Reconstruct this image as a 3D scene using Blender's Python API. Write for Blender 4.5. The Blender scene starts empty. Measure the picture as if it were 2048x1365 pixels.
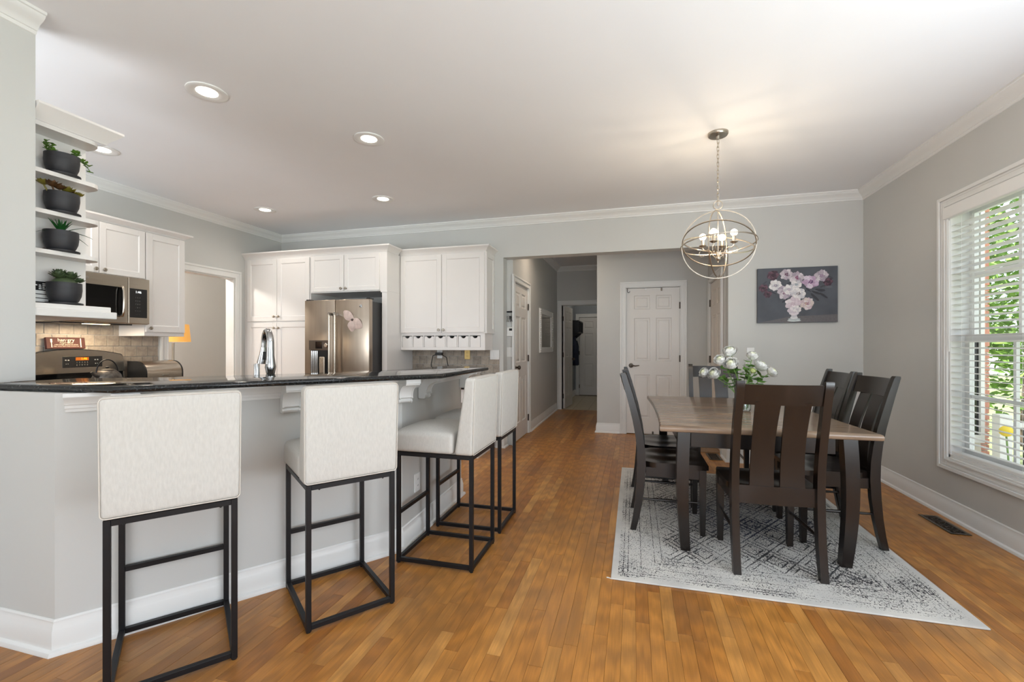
import bpy, bmesh, math, random
from mathutils import Vector, Matrix
random.seed(7)
C = bpy.context.scene.collection
R = math.radians
PI = math.pi
sc = bpy.context.scene

# ------------------------------------------------------------------ camera
HCAM = 1.22
cam = bpy.data.cameras.new('camera'); camo = bpy.data.objects.new('camera', cam); C.objects.link(camo)
cam.sensor_width = 36.0; cam.lens = 891.0 / 2048 * 36
cam.shift_y = 10.0 / 2048
cam.clip_start = 0.05
camo.location = (0, 0, HCAM)
camo.rotation_euler = (R(90), 0, math.atan(244 / 891.0))
sc.camera = camo
# ------------------------------------------------------------------ view
sc.view_settings.view_transform = 'Standard'
sc.view_settings.look = 'None'
sc.view_settings.gamma = 1.0
sc.view_settings.exposure = 0.0
sc.view_settings.use_curve_mapping = False
# ------------------------------------------------------------------ world + lights
w = bpy.data.worlds.new('sky'); sc.world = w; w.use_nodes = True
wn = w.node_tree; wn.nodes.clear()
wo = wn.nodes.new('ShaderNodeOutputWorld'); wb = wn.nodes.new('ShaderNodeBackground'); ws = wn.nodes.new('ShaderNodeTexSky')
ws.sky_type = 'HOSEK_WILKIE'; ws.sun_direction = (-0.5, 0.4, 0.75); ws.turbidity = 3.5
wb.inputs[1].default_value = 8.0
hz = wn.nodes.new('ShaderNodeMix'); hz.data_type = 'RGBA'; hz.inputs[0].default_value = .55; hz.inputs[7].default_value = (.30, .30, .29, 1)
wn.links.new(ws.outputs[0], hz.inputs[6]); wn.links.new(hz.outputs[2], wb.inputs[0]); wn.links.new(wb.outputs[0], wo.inputs[0])

def lamp(kind, name, loc, energy, color=(1, 1, 1), rot=(0, 0, 0), **kw):
    l = bpy.data.lights.new(name, kind); l.energy = energy; l.color = color
    for k, v in kw.items(): setattr(l, k, v)
    o = bpy.data.objects.new(name, l); C.objects.link(o); o.location = loc; o.rotation_euler = rot
    return o
lamp('SUN', 'sun', (0, 0, 8), 16.0, (1, .95, .85), (R(38), 0, R(-128)), angle=R(1))
DAY = (.88, .94, 1.0); CEIL_FILL = (.82, .91, 1.0)
# area lamps at an unseen side window, plus rear doors and kitchen window
# added for light; the up-tilted ones are fill put in for the ceiling
lamp('AREA', 'added_rear_daylight', (-0.2, -3.42, 1.35), 8, DAY, (R(96), 0, R(0)), shape='RECTANGLE', size=3.6, size_y=2.3)  # weak fill at the added rear doors
lamp('AREA', 'ceiling_fill_rear', (-0.2, -3.30, .75), 85, CEIL_FILL, (R(155), 0, R(0)), shape='RECTANGLE', size=3.6, size_y=1.2)  # added up-light that brightens the ceiling from the rear
lamp('AREA', 'daylight_side_window', (2.15, .55, 1.4), 23, DAY, (R(95), 0, R(90)), shape='RECTANGLE', size=2.5, size_y=1.8)
lamp('AREA', 'ceiling_fill_side', (2.12, .05, .85), 125, CEIL_FILL, (R(164), 0, R(90)), shape='RECTANGLE', size=3.0, size_y=1.0)  # added up-light for the ceiling, set just inside the right wall
lamp('AREA', 'ceiling_fill_kitchen', (-3.75, .03, 1.4), 44, DAY, (R(135), 0, R(0)), shape='RECTANGLE', size=1.3, size_y=.9)  # added fill for the kitchen ceiling at an invented window

# ------------------------------------------------------------------ materials
def lin(c):
    return tuple((x / 12.92 if x <= .04045 else ((x + .055) / 1.055) ** 2.4) for x in [v / 255 for v in c])
MATS = {}
def mat(name, rgb, rough=.5, metal=0, var=.04, scale=12, bump=0, bscale=60, spec=.5, stretch=(1, 1, 1), **kw):
    if name in MATS: return MATS[name]
    m = bpy.data.materials.new(name); m.use_nodes = True; nt = m.node_tree; N = nt.nodes; L = nt.links
    b = N['Principled BSDF']; c = lin(rgb)
    b.inputs['Roughness'].default_value = rough; b.inputs['Metallic'].default_value = metal
    b.inputs['Specular IOR Level'].default_value = spec
    for k, v in kw.items(): b.inputs[k].default_value = v
    tc = N.new('ShaderNodeTexCoord'); mp = N.new('ShaderNodeMapping'); mp.inputs['Scale'].default_value = stretch
    L.new(tc.outputs['Object'], mp.inputs[0])
    n = N.new('ShaderNodeTexNoise'); n.inputs['Scale'].default_value = scale; n.inputs['Detail'].default_value = 4
    L.new(mp.outputs[0], n.inputs['Vector'])
    r = N.new('ShaderNodeValToRGB'); r.color_ramp.elements[0].position = .3; r.color_ramp.elements[1].position = .7
    r.color_ramp.elements[0].color = tuple(x * (1 - var) for x in c) + (1,)
    r.color_ramp.elements[1].color = tuple(min(1, x * (1 + var)) for x in c) + (1,)
    L.new(n.outputs['Fac'], r.inputs[0]); L.new(r.outputs[0], b.inputs['Base Color'])
    if bump:
        n2 = N.new('ShaderNodeTexNoise'); n2.inputs['Scale'].default_value = bscale; n2.inputs['Detail'].default_value = 3
        L.new(mp.outputs[0], n2.inputs['Vector'])
        bp = N.new('ShaderNodeBump'); bp.inputs['Strength'].default_value = bump; bp.inputs['Distance'].default_value = .002
        L.new(n2.outputs['Fac'], bp.inputs['Height']); L.new(bp.outputs[0], b.inputs['Normal'])
    MATS[name] = m
    return m
def emat(name, rgb, strength):
    m = bpy.data.materials.new(name); m.use_nodes = True; b = m.node_tree.nodes['Principled BSDF']
    b.inputs['Base Color'].default_value = lin(rgb) + (1,)
    b.inputs['Emission Color'].default_value = lin(rgb) + (1,); b.inputs['Emission Strength'].default_value = strength
    return m
WALL = mat('wall_paint', (206, 206, 203), .6, var=.012, scale=2, bump=.05, bscale=300)
CEIL = mat('ceiling_paint', (240, 241, 243), .8, var=.01, scale=2)
TRIM = mat('trim_paint', (234, 234, 232), .35, var=.01, scale=3)
CAB = mat('cabinet_paint', (233, 230, 227), .35, var=.01, scale=3)
DOORM = mat('door_paint', (228, 225, 221), .4, var=.01, scale=3)
STEEL = mat('stainless', (190, 179, 165), .24, 1, var=.06, scale=6, stretch=(1, 1, 60), bump=.02, bscale=40)
CHROME = mat('chrome', (190, 190, 190), .12, 1, var=.02)
NICKEL = mat('brushed_nickel', (176, 168, 156), .28, 1, var=.05)
PEWTER = mat('dark_pewter', (96, 88, 82), .35, 1, var=.1)
BLACKM = mat('black_metal', (24, 24, 27), .42, .3, var=.1)
BLACKG = mat('black_glass', (10, 10, 11), .06, 0, var=.05)
BLACKP = mat('black_plastic', (20, 20, 21), .4, 0, var=.1)
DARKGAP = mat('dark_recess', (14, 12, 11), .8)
WHITEP = mat('white_plastic', (236, 236, 234), .3, var=.01)
BRASSP = mat('tan_plate', (190, 160, 96), .35, .4, var=.04)
FABRIC = mat('cream_linen', (202, 199, 193), .9, var=.05, scale=160, bump=.35, bscale=420, stretch=(1, 1, .25), spec=.2)
PIPING = mat('cream_piping', (212, 206, 197), .9, var=.04)
STONE = mat('stone_pot', (46, 46, 50), .55, var=.16, scale=10, stretch=(1, 1, 9))
SLATEM = mat('saucer_stone', (42, 42, 45), .6, var=.3, scale=30)
TILEG = mat('floor_tile', (196, 184, 160), .4, var=.07, scale=6)
GROUT = mat('grout', (150, 138, 122), .9)
MIRR = mat('mirror_glass', (150, 145, 138), .05, 1, var=.01)
GREEN1 = mat('leaf_jade', (86, 122, 44), .45, var=.3, scale=40)
GREEN2 = mat('leaf_agave', (30, 84, 34), .4, var=.35, scale=30)
GREEN3 = mat('leaf_grey_green', (68, 84, 54), .5, var=.35, scale=40)
GREEN4 = mat('leaf_olive', (116, 106, 34), .45, var=.4, scale=45)
GREEN5 = mat('leaf_fresh', (98, 140, 62), .45, var=.25, scale=60)
STEMG = mat('stem_green', (120, 152, 84), .5, var=.15)
PETAL = mat('white_petal', (244, 242, 234), .6, var=.03, scale=40)
PETALG = mat('bud_petal', (214, 226, 150), .6, var=.06, scale=40)
DENIM = mat('navy_cloth', (38, 46, 66), .9, var=.2, scale=30, bump=.3)
SIGNM = mat('sign_brown', (66, 30, 24), .75, var=.15, scale=25)
CREAMT = mat('sign_lettering', (226, 208, 184), .6, var=.02)
SHADE = None

def glassmat(name, rgb=(245, 250, 248), rough=0.0, ior=1.45):
    m = bpy.data.materials.new(name); m.use_nodes = True; b = m.node_tree.nodes['Principled BSDF']
    b.inputs['Base Color'].default_value = lin(rgb) + (1,); b.inputs['Roughness'].default_value = rough
    b.inputs['Transmission Weight'].default_value = 1; b.inputs['IOR'].default_value = ior
    return m
VASEG = glassmat('vase_glass')
def panemat():
    m = bpy.data.materials.new('window_pane'); m.use_nodes = True; nt = m.node_tree; N = nt.nodes; N.clear()
    o = N.new('ShaderNodeOutputMaterial'); mx = N.new('ShaderNodeMixShader'); t = N.new('ShaderNodeBsdfTransparent'); g = N.new('ShaderNodeBsdfGlossy')
    g.inputs['Roughness'].default_value = .02; mx.inputs[0].default_value = .06
    t.inputs[0].default_value = (.96, .98, .97, 1)
    nt.links.new(t.outputs[0], mx.inputs[1]); nt.links.new(g.outputs[0], mx.inputs[2]); nt.links.new(mx.outputs[0], o.inputs[0])
    return m
PANE = panemat()

def nodes_of(name):
    m = bpy.data.materials.new(name); m.use_nodes = True
    return m, m.node_tree.nodes, m.node_tree.links, m.node_tree.nodes['Principled BSDF']
def math_node(N, L, op, a, b=None, c=None):
    n = N.new('ShaderNodeMath'); n.operation = op
    for i, x in enumerate((a, b, c)):
        if x is None: continue
        if isinstance(x, (int, float)): n.inputs[i].default_value = x
        else: L.new(x, n.inputs[i])
    return n.outputs[0]
def ramp(N, L, fac, stops, interp='LINEAR'):
    r = N.new('ShaderNodeValToRGB'); r.color_ramp.interpolation = interp
    e = r.color_ramp.elements
    while len(e) < len(stops): e.new(.5)
    for i, (p, c) in enumerate(stops):
        e[i].position = p; e[i].color = tuple(c) + (1,) if len(c) == 3 else c
    L.new(fac, r.inputs[0]); return r.outputs[0]

def oak():
    m, N, L, b = nodes_of('oak_planks')
    tc = N.new('ShaderNodeTexCoord'); at = N.new('ShaderNodeAttribute'); at.attribute_name = 'tint'
    sx = N.new('ShaderNodeSeparateXYZ'); L.new(at.outputs['Vector'], sx.inputs[0])
    off = N.new('ShaderNodeVectorMath'); off.operation = 'SCALE'; off.inputs['Scale'].default_value = 13; L.new(at.outputs['Vector'], off.inputs[0])
    add = N.new('ShaderNodeVectorMath'); add.operation = 'ADD'; L.new(tc.outputs['Object'], add.inputs[0]); L.new(off.outputs[0], add.inputs[1])
    mp = N.new('ShaderNodeMapping'); mp.inputs['Scale'].default_value = (26, 1.6, 1); L.new(add.outputs[0], mp.inputs[0])
    n1 = N.new('ShaderNodeTexNoise'); n1.inputs['Scale'].default_value = 1.0; n1.inputs['Detail'].default_value = 5; n1.inputs['Distortion'].default_value = 1.4
    L.new(mp.outputs[0], n1.inputs['Vector'])
    mp2 = N.new('ShaderNodeMapping'); mp2.inputs['Scale'].default_value = (190, 7, 1); L.new(add.outputs[0], mp2.inputs[0])
    n2 = N.new('ShaderNodeTexNoise'); n2.inputs['Scale'].default_value = 1.0; n2.inputs['Detail'].default_value = 3; L.new(mp2.outputs[0], n2.inputs['Vector'])
    # cathedral figure
    mp3 = N.new('ShaderNodeMapping'); mp3.inputs['Scale'].default_value = (9, .9, 1); L.new(add.outputs[0], mp3.inputs[0])
    wv = N.new('ShaderNodeTexWave'); wv.wave_type = 'RINGS'; wv.inputs['Scale'].default_value = 2.6; wv.inputs['Distortion'].default_value = 5; wv.inputs['Detail'].default_value = 2
    L.new(mp3.outputs[0], wv.inputs['Vector'])
    base = ramp(N, L, sx.outputs[0], [(0, lin((150, 94, 42))), (.35, lin((176, 117, 53))), (.7, lin((187, 128, 61))), (1, lin((200, 146, 80)))])
    k1 = math_node(N, L, 'MULTIPLY_ADD', n1.outputs['Fac'], .70, .66)
    k2 = math_node(N, L, 'MULTIPLY_ADD', n2.outputs['Fac'], .44, .78)
    k3 = math_node(N, L, 'MULTIPLY_ADD', wv.outputs['Fac'], .26, .85)
    k = math_node(N, L, 'MULTIPLY', math_node(N, L, 'MULTIPLY', k1, k2), k3)
    mul = N.new('ShaderNodeMix'); mul.data_type = 'RGBA'; mul.blend_type = 'MULTIPLY'; mul.inputs[0].default_value = 1
    kc = N.new('ShaderNodeCombineXYZ'); [L.new(k, kc.inputs[i]) for i in range(3)]
    L.new(base, mul.inputs[6]); L.new(kc.outputs[0], mul.inputs[7])
    # worn, greyed traffic patches
    nw = N.new('ShaderNodeTexNoise'); nw.inputs['Scale'].default_value = 1.3; nw.inputs['Detail'].default_value = 6; nw.inputs['Roughness'].default_value = .65
    L.new(tc.outputs['Object'], nw.inputs['Vector'])
    wf = ramp(N, L, nw.outputs['Fac'], [(.46, (0, 0, 0)), (.68, (.62, .62, .62))])
    mw = N.new('ShaderNodeMix'); mw.data_type = 'RGBA'; L.new(wf, mw.inputs[0]); L.new(mul.outputs[2], mw.inputs[6])
    mw.inputs[7].default_value = lin((132, 98, 66)) + (1,)
    L.new(mw.outputs[2], b.inputs['Base Color'])
    b.inputs['Roughness'].default_value = .33
    bp = N.new('ShaderNodeBump'); bp.inputs['Strength'].default_value = .12; bp.inputs['Distance'].default_value = .001
    L.new(n2.outputs['Fac'], bp.inputs['Height']); L.new(bp.outputs[0], b.inputs['Normal'])
    return m
OAK = oak()

def granite():
    m, N, L, b = nodes_of('black_granite')
    tc = N.new('ShaderNodeTexCoord'); n = N.new('ShaderNodeTexNoise'); n.inputs['Scale'].default_value = 110; n.inputs['Detail'].default_value = 4
    L.new(tc.outputs['Object'], n.inputs['Vector'])
    c = ramp(N, L, n.outputs['Fac'], [(.35, (.005, .005, .006)), (.58, (.014, .015, .016)), (.72, (.07, .075, .075))])
    L.new(c, b.inputs['Base Color']); b.inputs['Roughness'].default_value = .07
    return m
GRANITE = granite()

def darkwood():
    m, N, L, b = nodes_of('espresso_wood')
    tc = N.new('ShaderNodeTexCoord'); mp = N.new('ShaderNodeMapping'); mp.inputs['Scale'].default_value = (30, 30, 3); L.new(tc.outputs['Object'], mp.inputs[0])
    n = N.new('ShaderNodeTexNoise'); n.inputs['Scale'].default_value = 1; n.inputs['Detail'].default_value = 5; n.inputs['Distortion'].default_value = .6; L.new(mp.outputs[0], n.inputs['Vector'])
    c = ramp(N, L, n.outputs['Fac'], [(.25, lin((20, 15, 13))), (.55, lin((29, 21, 17))), (.85, lin((43, 32, 26)))])
    L.new(c, b.inputs['Base Color']); b.inputs['Roughness'].default_value = .27; b.inputs['Specular IOR Level'].default_value = .6
    return m
DARKW = darkwood()

def tablewood():
    m, N, L, b = nodes_of('grey_brown_maple')
    tc = N.new('ShaderNodeTexCoord'); mp = N.new('ShaderNodeMapping'); mp.inputs['Scale'].default_value = (1.2, 9, 1); L.new(tc.outputs['Object'], mp.inputs[0])
    n = N.new('ShaderNodeTexNoise'); n.inputs['Scale'].default_value = 1.5; n.inputs['Detail'].default_value = 6; n.inputs['Distortion'].default_value = .8; L.new(mp.outputs[0], n.inputs['Vector'])
    mp2 = N.new('ShaderNodeMapping'); mp2.inputs['Scale'].default_value = (5, 110, 1); L.new(tc.outputs['Object'], mp2.inputs[0])
    n2 = N.new('ShaderNodeTexNoise'); n2.inputs['Scale'].default_value = 1; n2.inputs['Detail'].default_value = 4; L.new(mp2.outputs[0], n2.inputs['Vector'])
    at = N.new('ShaderNodeAttribute'); at.attribute_name = 'tint'
    sx = N.new('ShaderNodeSeparateXYZ'); L.new(at.outputs['Vector'], sx.inputs[0])
    f = math_node(N, L, 'ADD', math_node(N, L, 'ADD', math_node(N, L, 'MULTIPLY', n.outputs['Fac'], .62), math_node(N, L, 'MULTIPLY', n2.outputs['Fac'], .3)), math_node(N, L, 'MULTIPLY', sx.outputs[0], .2))
    c = ramp(N, L, f, [(.33, lin((82, 72, 64))), (.5, lin((118, 100, 86))), (.66, lin((150, 127, 106))), (.85, lin((184, 158, 130)))])
    L.new(c, b.inputs['Base Color']); b.inputs['Roughness'].default_value = .2
    return m
TABLEW = tablewood()

def rugmat(hx, hy):
    m, N, L, b = nodes_of('distressed_rug')
    tc = N.new('ShaderNodeTexCoord'); s = N.new('ShaderNodeSeparateXYZ'); L.new(tc.outputs['Object'], s.inputs[0])
    X, Y = s.outputs[0], s.outputs[1]
    M = lambda op, a, b_=None, c=None: math_node(N, L, op, a, b_, c)
    def noise(scale, detail=2, sv=(1, 1, 1)):
        mp = N.new('ShaderNodeMapping'); mp.inputs['Scale'].default_value = sv; L.new(tc.outputs['Object'], mp.inputs[0])
        n = N.new('ShaderNodeTexNoise'); n.inputs['Scale'].default_value = scale; n.inputs['Detail'].default_value = detail
        L.new(mp.outputs[0], n.inputs['Vector']); return n.outputs['Fac']
    wob = M('MULTIPLY_ADD', noise(9), .06, -.03)
    # diamond lattice of the field
    px = M('PINGPONG', M('ADD', M('MULTIPLY', X, 5.2), wob), .5); py = M('PINGPONG', M('ADD', M('MULTIPLY', Y, 3.7), wob), .5)
    dia = M('ADD', px, py)
    l1 = M('SUBTRACT', 1.0, M('MINIMUM', M('MULTIPLY', M('ABSOLUTE', M('SUBTRACT', dia, .5)), 16), 1.0))
    l2 = M('SUBTRACT', 1.0, M('MINIMUM', M('MULTIPLY', M('ABSOLUTE', M('SUBTRACT', dia, .30)), 18), 1.0))
    l3 = M('SUBTRACT', 1.0, M('MINIMUM', M('MULTIPLY', M('ABSOLUTE', M('SUBTRACT', dia, .72)), 18), 1.0))
    # small floral figures
    v = N.new('ShaderNodeTexVoronoi'); v.feature = 'DISTANCE_TO_EDGE'; v.inputs['Scale'].default_value = 62; L.new(tc.outputs['Object'], v.inputs['Vector'])
    fl = M('SUBTRACT', 1.0, M('MINIMUM', M('MULTIPLY', v.outputs['Distance'], 7.5), 1.0))
    v2 = N.new('ShaderNodeTexVoronoi'); v2.inputs['Scale'].default_value = 30; L.new(tc.outputs['Object'], v2.inputs['Vector'])
    ring = M('SUBTRACT', 1.0, M('MINIMUM', M('MULTIPLY', M('ABSOLUTE', M('SUBTRACT', v2.outputs['Distance'], .35)), 9), 1.0))
    # borders
    d = M('MINIMUM', M('SUBTRACT', hx, M('ABSOLUTE', X)), M('SUBTRACT', hy, M('ABSOLUTE', Y)))
    bl = None
    for q in (.06, .085, .155, .23, .27):
        t = M('SUBTRACT', 1.0, M('MINIMUM', M('MULTIPLY', M('ABSOLUTE', M('SUBTRACT', d, q)), 190), 1.0))
        bl = t if bl is None else M('MAXIMUM', bl, t)
    field = M('GREATER_THAN', d, .29)
    pat = M('MAXIMUM', M('MULTIPLY', M('MAXIMUM', M('MAXIMUM', l1, l2), l3), field), bl)
    pat = M('MAXIMUM', pat, M('MULTIPLY', M('MAXIMUM', fl, ring), .85))
    # wear
    wear = M('ADD', M('MULTIPLY', noise(3.2, 3), 1.0), M('MULTIPLY', noise(130, 2, (1.6, .7, 1)), 1.25))
    edge = M('SUBTRACT', 1.0, M('MINIMUM', M('MULTIPLY', d, 2.3), 1.0))
    val = M('SUBTRACT', M('ADD', M('MULTIPLY', pat, .62), M('SUBTRACT', wear, 1.08)), M('MULTIPLY', edge, .17))
    f = N.new('ShaderNodeMapRange'); f.inputs['From Min'].default_value = .33; f.inputs['From Max'].default_value = .42; L.new(val, f.inputs['Value'])
    binding = M('GREATER_THAN', d, .035)
    fac = M('MULTIPLY', f.outputs[0], binding)
    blue = M('SUBTRACT', 1.0, M('MINIMUM', M('MULTIPLY', M('ADD', M('ABSOLUTE', X), M('ABSOLUTE', Y)), 1.5), 1.0))
    dk = N.new('ShaderNodeMix'); dk.data_type = 'RGBA'; L.new(blue, dk.inputs[0]); dk.inputs[6].default_value = lin((70, 69, 72)) + (1,); dk.inputs[7].default_value = lin((70, 74, 100)) + (1,)
    lt = ramp(N, L, noise(6, 4), [(.35, lin((206, 205, 202))), (.65, lin((224, 222, 217)))])
    mx = N.new('ShaderNodeMix'); mx.data_type = 'RGBA'; L.new(fac, mx.inputs[0]); L.new(lt, mx.inputs[6]); L.new(dk.outputs[2], mx.inputs[7])
    L.new(mx.outputs[2], b.inputs['Base Color']); b.inputs['Roughness'].default_value = .95; b.inputs['Specular IOR Level'].default_value = .1
    bp = N.new('ShaderNodeBump'); bp.inputs['Strength'].default_value = .4; bp.inputs['Distance'].default_value = .003
    L.new(noise(420), bp.inputs['Height']); L.new(bp.outputs[0], b.inputs['Normal'])
    return m

def tumbled():
    m, N, L, b = nodes_of('tumbled_travertine')
    tc = N.new('ShaderNodeTexCoord'); n = N.new('ShaderNodeTexNoise'); n.inputs['Scale'].default_value = 22; n.inputs['Detail'].default_value = 6; L.new(tc.outputs['Object'], n.inputs['Vector'])
    at = N.new('ShaderNodeObjectInfo')
    f = math_node(N, L, 'ADD', math_node(N, L, 'MULTIPLY', n.outputs['Fac'], .7), math_node(N, L, 'MULTIPLY', at.outputs['Random'], .2))
    c = ramp(N, L, f, [(.3, lin((142, 132, 122))), (.5, lin((172, 160, 146))), (.75, lin((196, 184, 168)))])
    L.new(c, b.inputs['Base Color']); b.inputs['Roughness'].default_value = .6
    bp = N.new('ShaderNodeBump'); bp.inputs['Strength'].default_value = .3; bp.inputs['Distance'].default_value = .002; L.new(n.outputs['Fac'], bp.inputs['Height']); L.new(bp.outputs[0], b.inputs['Normal'])
    return m
TUMB = tumbled()

def colattr(name, rough=.6):
    m, N, L, b = nodes_of(name)
    a = N.new('ShaderNodeAttribute'); a.attribute_name = 'tint'
    tc = N.new('ShaderNodeTexCoord'); n = N.new('ShaderNodeTexNoise'); n.inputs['Scale'].default_value = 60; n.inputs['Detail'].default_value = 5; L.new(tc.outputs['Object'], n.inputs['Vector'])
    k = math_node(N, L, 'MULTIPLY_ADD', n.outputs['Fac'], .5, .75)
    mul = N.new('ShaderNodeMix'); mul.data_type = 'RGBA'; mul.blend_type = 'MULTIPLY'; mul.inputs[0].default_value = 1
    kc = N.new('ShaderNodeCombineXYZ'); [L.new(k, kc.inputs[i]) for i in range(3)]
    L.new(a.outputs['Color'], mul.inputs[6]); L.new(kc.outputs[0], mul.inputs[7]); L.new(mul.outputs[2], b.inputs['Base Color'])
    b.inputs['Roughness'].default_value = rough
    return m
PAINTED = colattr('oil_paint', .55)
PETALT = colattr('ranunculus_petal', .65)

# ------------------------------------------------------------------ mesh builder
class MB:
    def __init__(s): s.v = []; s.f = []; s.t = []; s.tint = None
    def add(s, vs, fs, M=None):
        o = len(s.v)
        s.v += [tuple(M @ Vector(p)) for p in vs] if M is not None else [tuple(p) for p in vs]
        for q in fs:
            s.f.append(tuple(i + o for i in q)); s.t.append(s.tint)
        return s
    def box(s, x0, x1, y0, y1, z0, z1, bev=0, seg=2, M=None):
        x0, x1 = min(x0, x1), max(x0, x1); y0, y1 = min(y0, y1), max(y0, y1); z0, z1 = min(z0, z1), max(z0, z1)
        if bev:
            bm = bmesh.new(); bmesh.ops.create_cube(bm, size=1)
            for q in bm.verts:
                q.co = ((x0 + x1) / 2 + q.co.x * (x1 - x0), (y0 + y1) / 2 + q.co.y * (y1 - y0), (z0 + z1) / 2 + q.co.z * (z1 - z0))
            bev = min(bev, .49 * min(x1 - x0, y1 - y0, z1 - z0))
            bmesh.ops.bevel(bm, geom=bm.edges[:], offset=bev, segments=seg, profile=.5, affect='EDGES')
            bm.verts.index_update()
            vs = [q.co[:] for q in bm.verts]; fs = [[q.index for q in f.verts] for f in bm.faces]; bm.free()
            return s.add(vs, fs, M)
        vs = [(x0, y0, z0), (x1, y0, z0), (x1, y1, z0), (x0, y1, z0), (x0, y0, z1), (x1, y0, z1), (x1, y1, z1), (x0, y1, z1)]
        return s.add(vs, [(0, 3, 2, 1), (4, 5, 6, 7), (0, 1, 5, 4), (1, 2, 6, 5), (2, 3, 7, 6), (3, 0, 4, 7)], M)
    def prism(s, poly, axis, a0, a1, M=None):
        def P(p, a):
            if axis == 'z': return (p[0], p[1], a)
            if axis == 'y': return (p[0], a, p[1])
            return (a, p[0], p[1])
        n = len(poly)
        vs = [P(p, a0) for p in poly] + [P(p, a1) for p in poly]
        fs = [tuple(range(n - 1, -1, -1)), tuple(range(n, 2 * n))] + [(i, (i + 1) % n, n + (i + 1) % n, n + i) for i in range(n)]
        return s.add(vs, fs, M)
    def loft(s, rings, closed=True, cap=True, M=None):
        n = len(rings[0]); vs = [p for r in rings for p in r]; fs = []
        for i in range(len(rings) - 1):
            for j in range(n if closed else n - 1):
                a = i * n + j; b = i * n + (j + 1) % n
                fs.append((a, b, b + n, a + n))
        if cap:
            fs.append(tuple(range(n - 1, -1, -1))); fs.append(tuple((len(rings) - 1) * n + j for j in range(n)))
        return s.add(vs, fs, M)
    def sweep(s, prof, path, closed=False):
        """profile (offset to the left of the path, z) swept along an XY path with mitred corners"""
        n = len(path); rings = []
        for i in range(n):
            p = Vector(path[i][:2])
            d0 = (p - Vector(path[i - 1][:2])) if (i > 0 or closed) else None
            d1 = (Vector(path[(i + 1) % n][:2]) - p) if (i < n - 1 or closed) else None
            if d0 is None: d0 = d1
            if d1 is None: d1 = d0
            n0 = Vector((-d0.y, d0.x)).normalized(); n1 = Vector((-d1.y, d1.x)).normalized()
            mt = (n0 + n1); mt = mt / max(mt.length_squared, 1e-6) * 2 if mt.length > 1e-4 else n0
            rings.append([(p.x + mt.x * q[0], p.y + mt.y * q[0], q[1]) for q in prof])
        if closed: rings.append(rings[0])
        return s.loft(rings, True, not closed)
    def tube(s, path, r, n=8, closed=False, M=None):
        P = [Vector(p) for p in path]; m = len(P); rings = []
        rr = r if isinstance(r, (list, tuple)) else [r] * m
        up = None
        for i in range(m):
            a = P[i - 1] if (i > 0 or closed) else P[i]; b = P[(i + 1) % m] if (i < m - 1 or closed) else P[i]
            t = (b - a).normalized()
            if up is None:
                up = Vector((0, 0, 1)) if abs(t.z) < .9 else Vector((1, 0, 0))
            up = (up - t * up.dot(t)).normalized(); sd = t.cross(up)
            rings.append([tuple(P[i] + (up * math.cos(2 * PI * k / n) + sd * math.sin(2 * PI * k / n)) * rr[i]) for k in range(n)])
        if closed: rings.append(rings[0])
        return s.loft(rings, True, not closed, M)
    def lathe(s, prof, n=24, c=(0, 0, 0), M=None):
        rings = [[(c[0] + max(r, 1e-5) * math.cos(2 * PI * k / n), c[1] + max(r, 1e-5) * math.sin(2 * PI * k / n), c[2] + z) for k in range(n)] for r, z in prof]
        return s.loft(rings, True, True, M)
    def ball(s, c, r, n=14, m=8, sc=(1, 1, 1), M=None):
        return s.lathe2([(r * math.sin(PI * i / m), -r * math.cos(PI * i / m)) for i in range(m + 1)], n, c, sc, M)
    def lathe2(s, prof, n, c, sc, M=None):
        rings = [[(c[0] + sc[0] * max(r, 1e-5) * math.cos(2 * PI * k / n), c[1] + sc[1] * max(r, 1e-5) * math.sin(2 * PI * k / n), c[2] + sc[2] * z) for k in range(n)] for r, z in prof]
        return s.loft(rings, True, True, M)
    def rbox(s, hx, hy, hz, r, n=6, fn=None, M=None):
        """rounded box, n cells a face, optional deformer"""
        def g(h):
            e = (h - r) / h
            xs = [-1, -1 + .3 * (1 - e), -1 + .65 * (1 - e)] + [-e + 2 * e * i / n for i in range(n + 1)] + [1 - .65 * (1 - e), 1 - .3 * (1 - e), 1]
            return xs
        G = (g(hx), g(hy), g(hz)); H = (hx, hy, hz); idx = {}; vs = []; fs = []
        def vert(p):
            k = tuple(round(x, 6) for x in p)
            if k in idx: return idx[k]
            q = [max(-(H[i] - r), min(H[i] - r, p[i] * H[i])) for i in range(3)]
            d = Vector([p[i] * H[i] - q[i] for i in range(3)])
            v = Vector(q) + (d.normalized() * r if d.length > 1e-9 else Vector())
            v = tuple(v); v = fn(v) if fn else v
            idx[k] = len(vs); vs.append(v); return idx[k]
        for ax in range(3):
            a, b = (ax + 1) % 3, (ax + 2) % 3
            for sg in (-1, 1):
                for i in range(len(G[a]) - 1):
                    for j in range(len(G[b]) - 1):
                        q = []
                        for (ii, jj) in ((i, j), (i + 1, j), (i + 1, j + 1), (i, j + 1)):
                            p = [0, 0, 0]; p[ax] = sg; p[a] = G[a][ii]; p[b] = G[b][jj]; q.append(vert(p))
                        fs.append(tuple(q) if sg > 0 else tuple(q[::-1]))
        return s.add(vs, fs, M)
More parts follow.
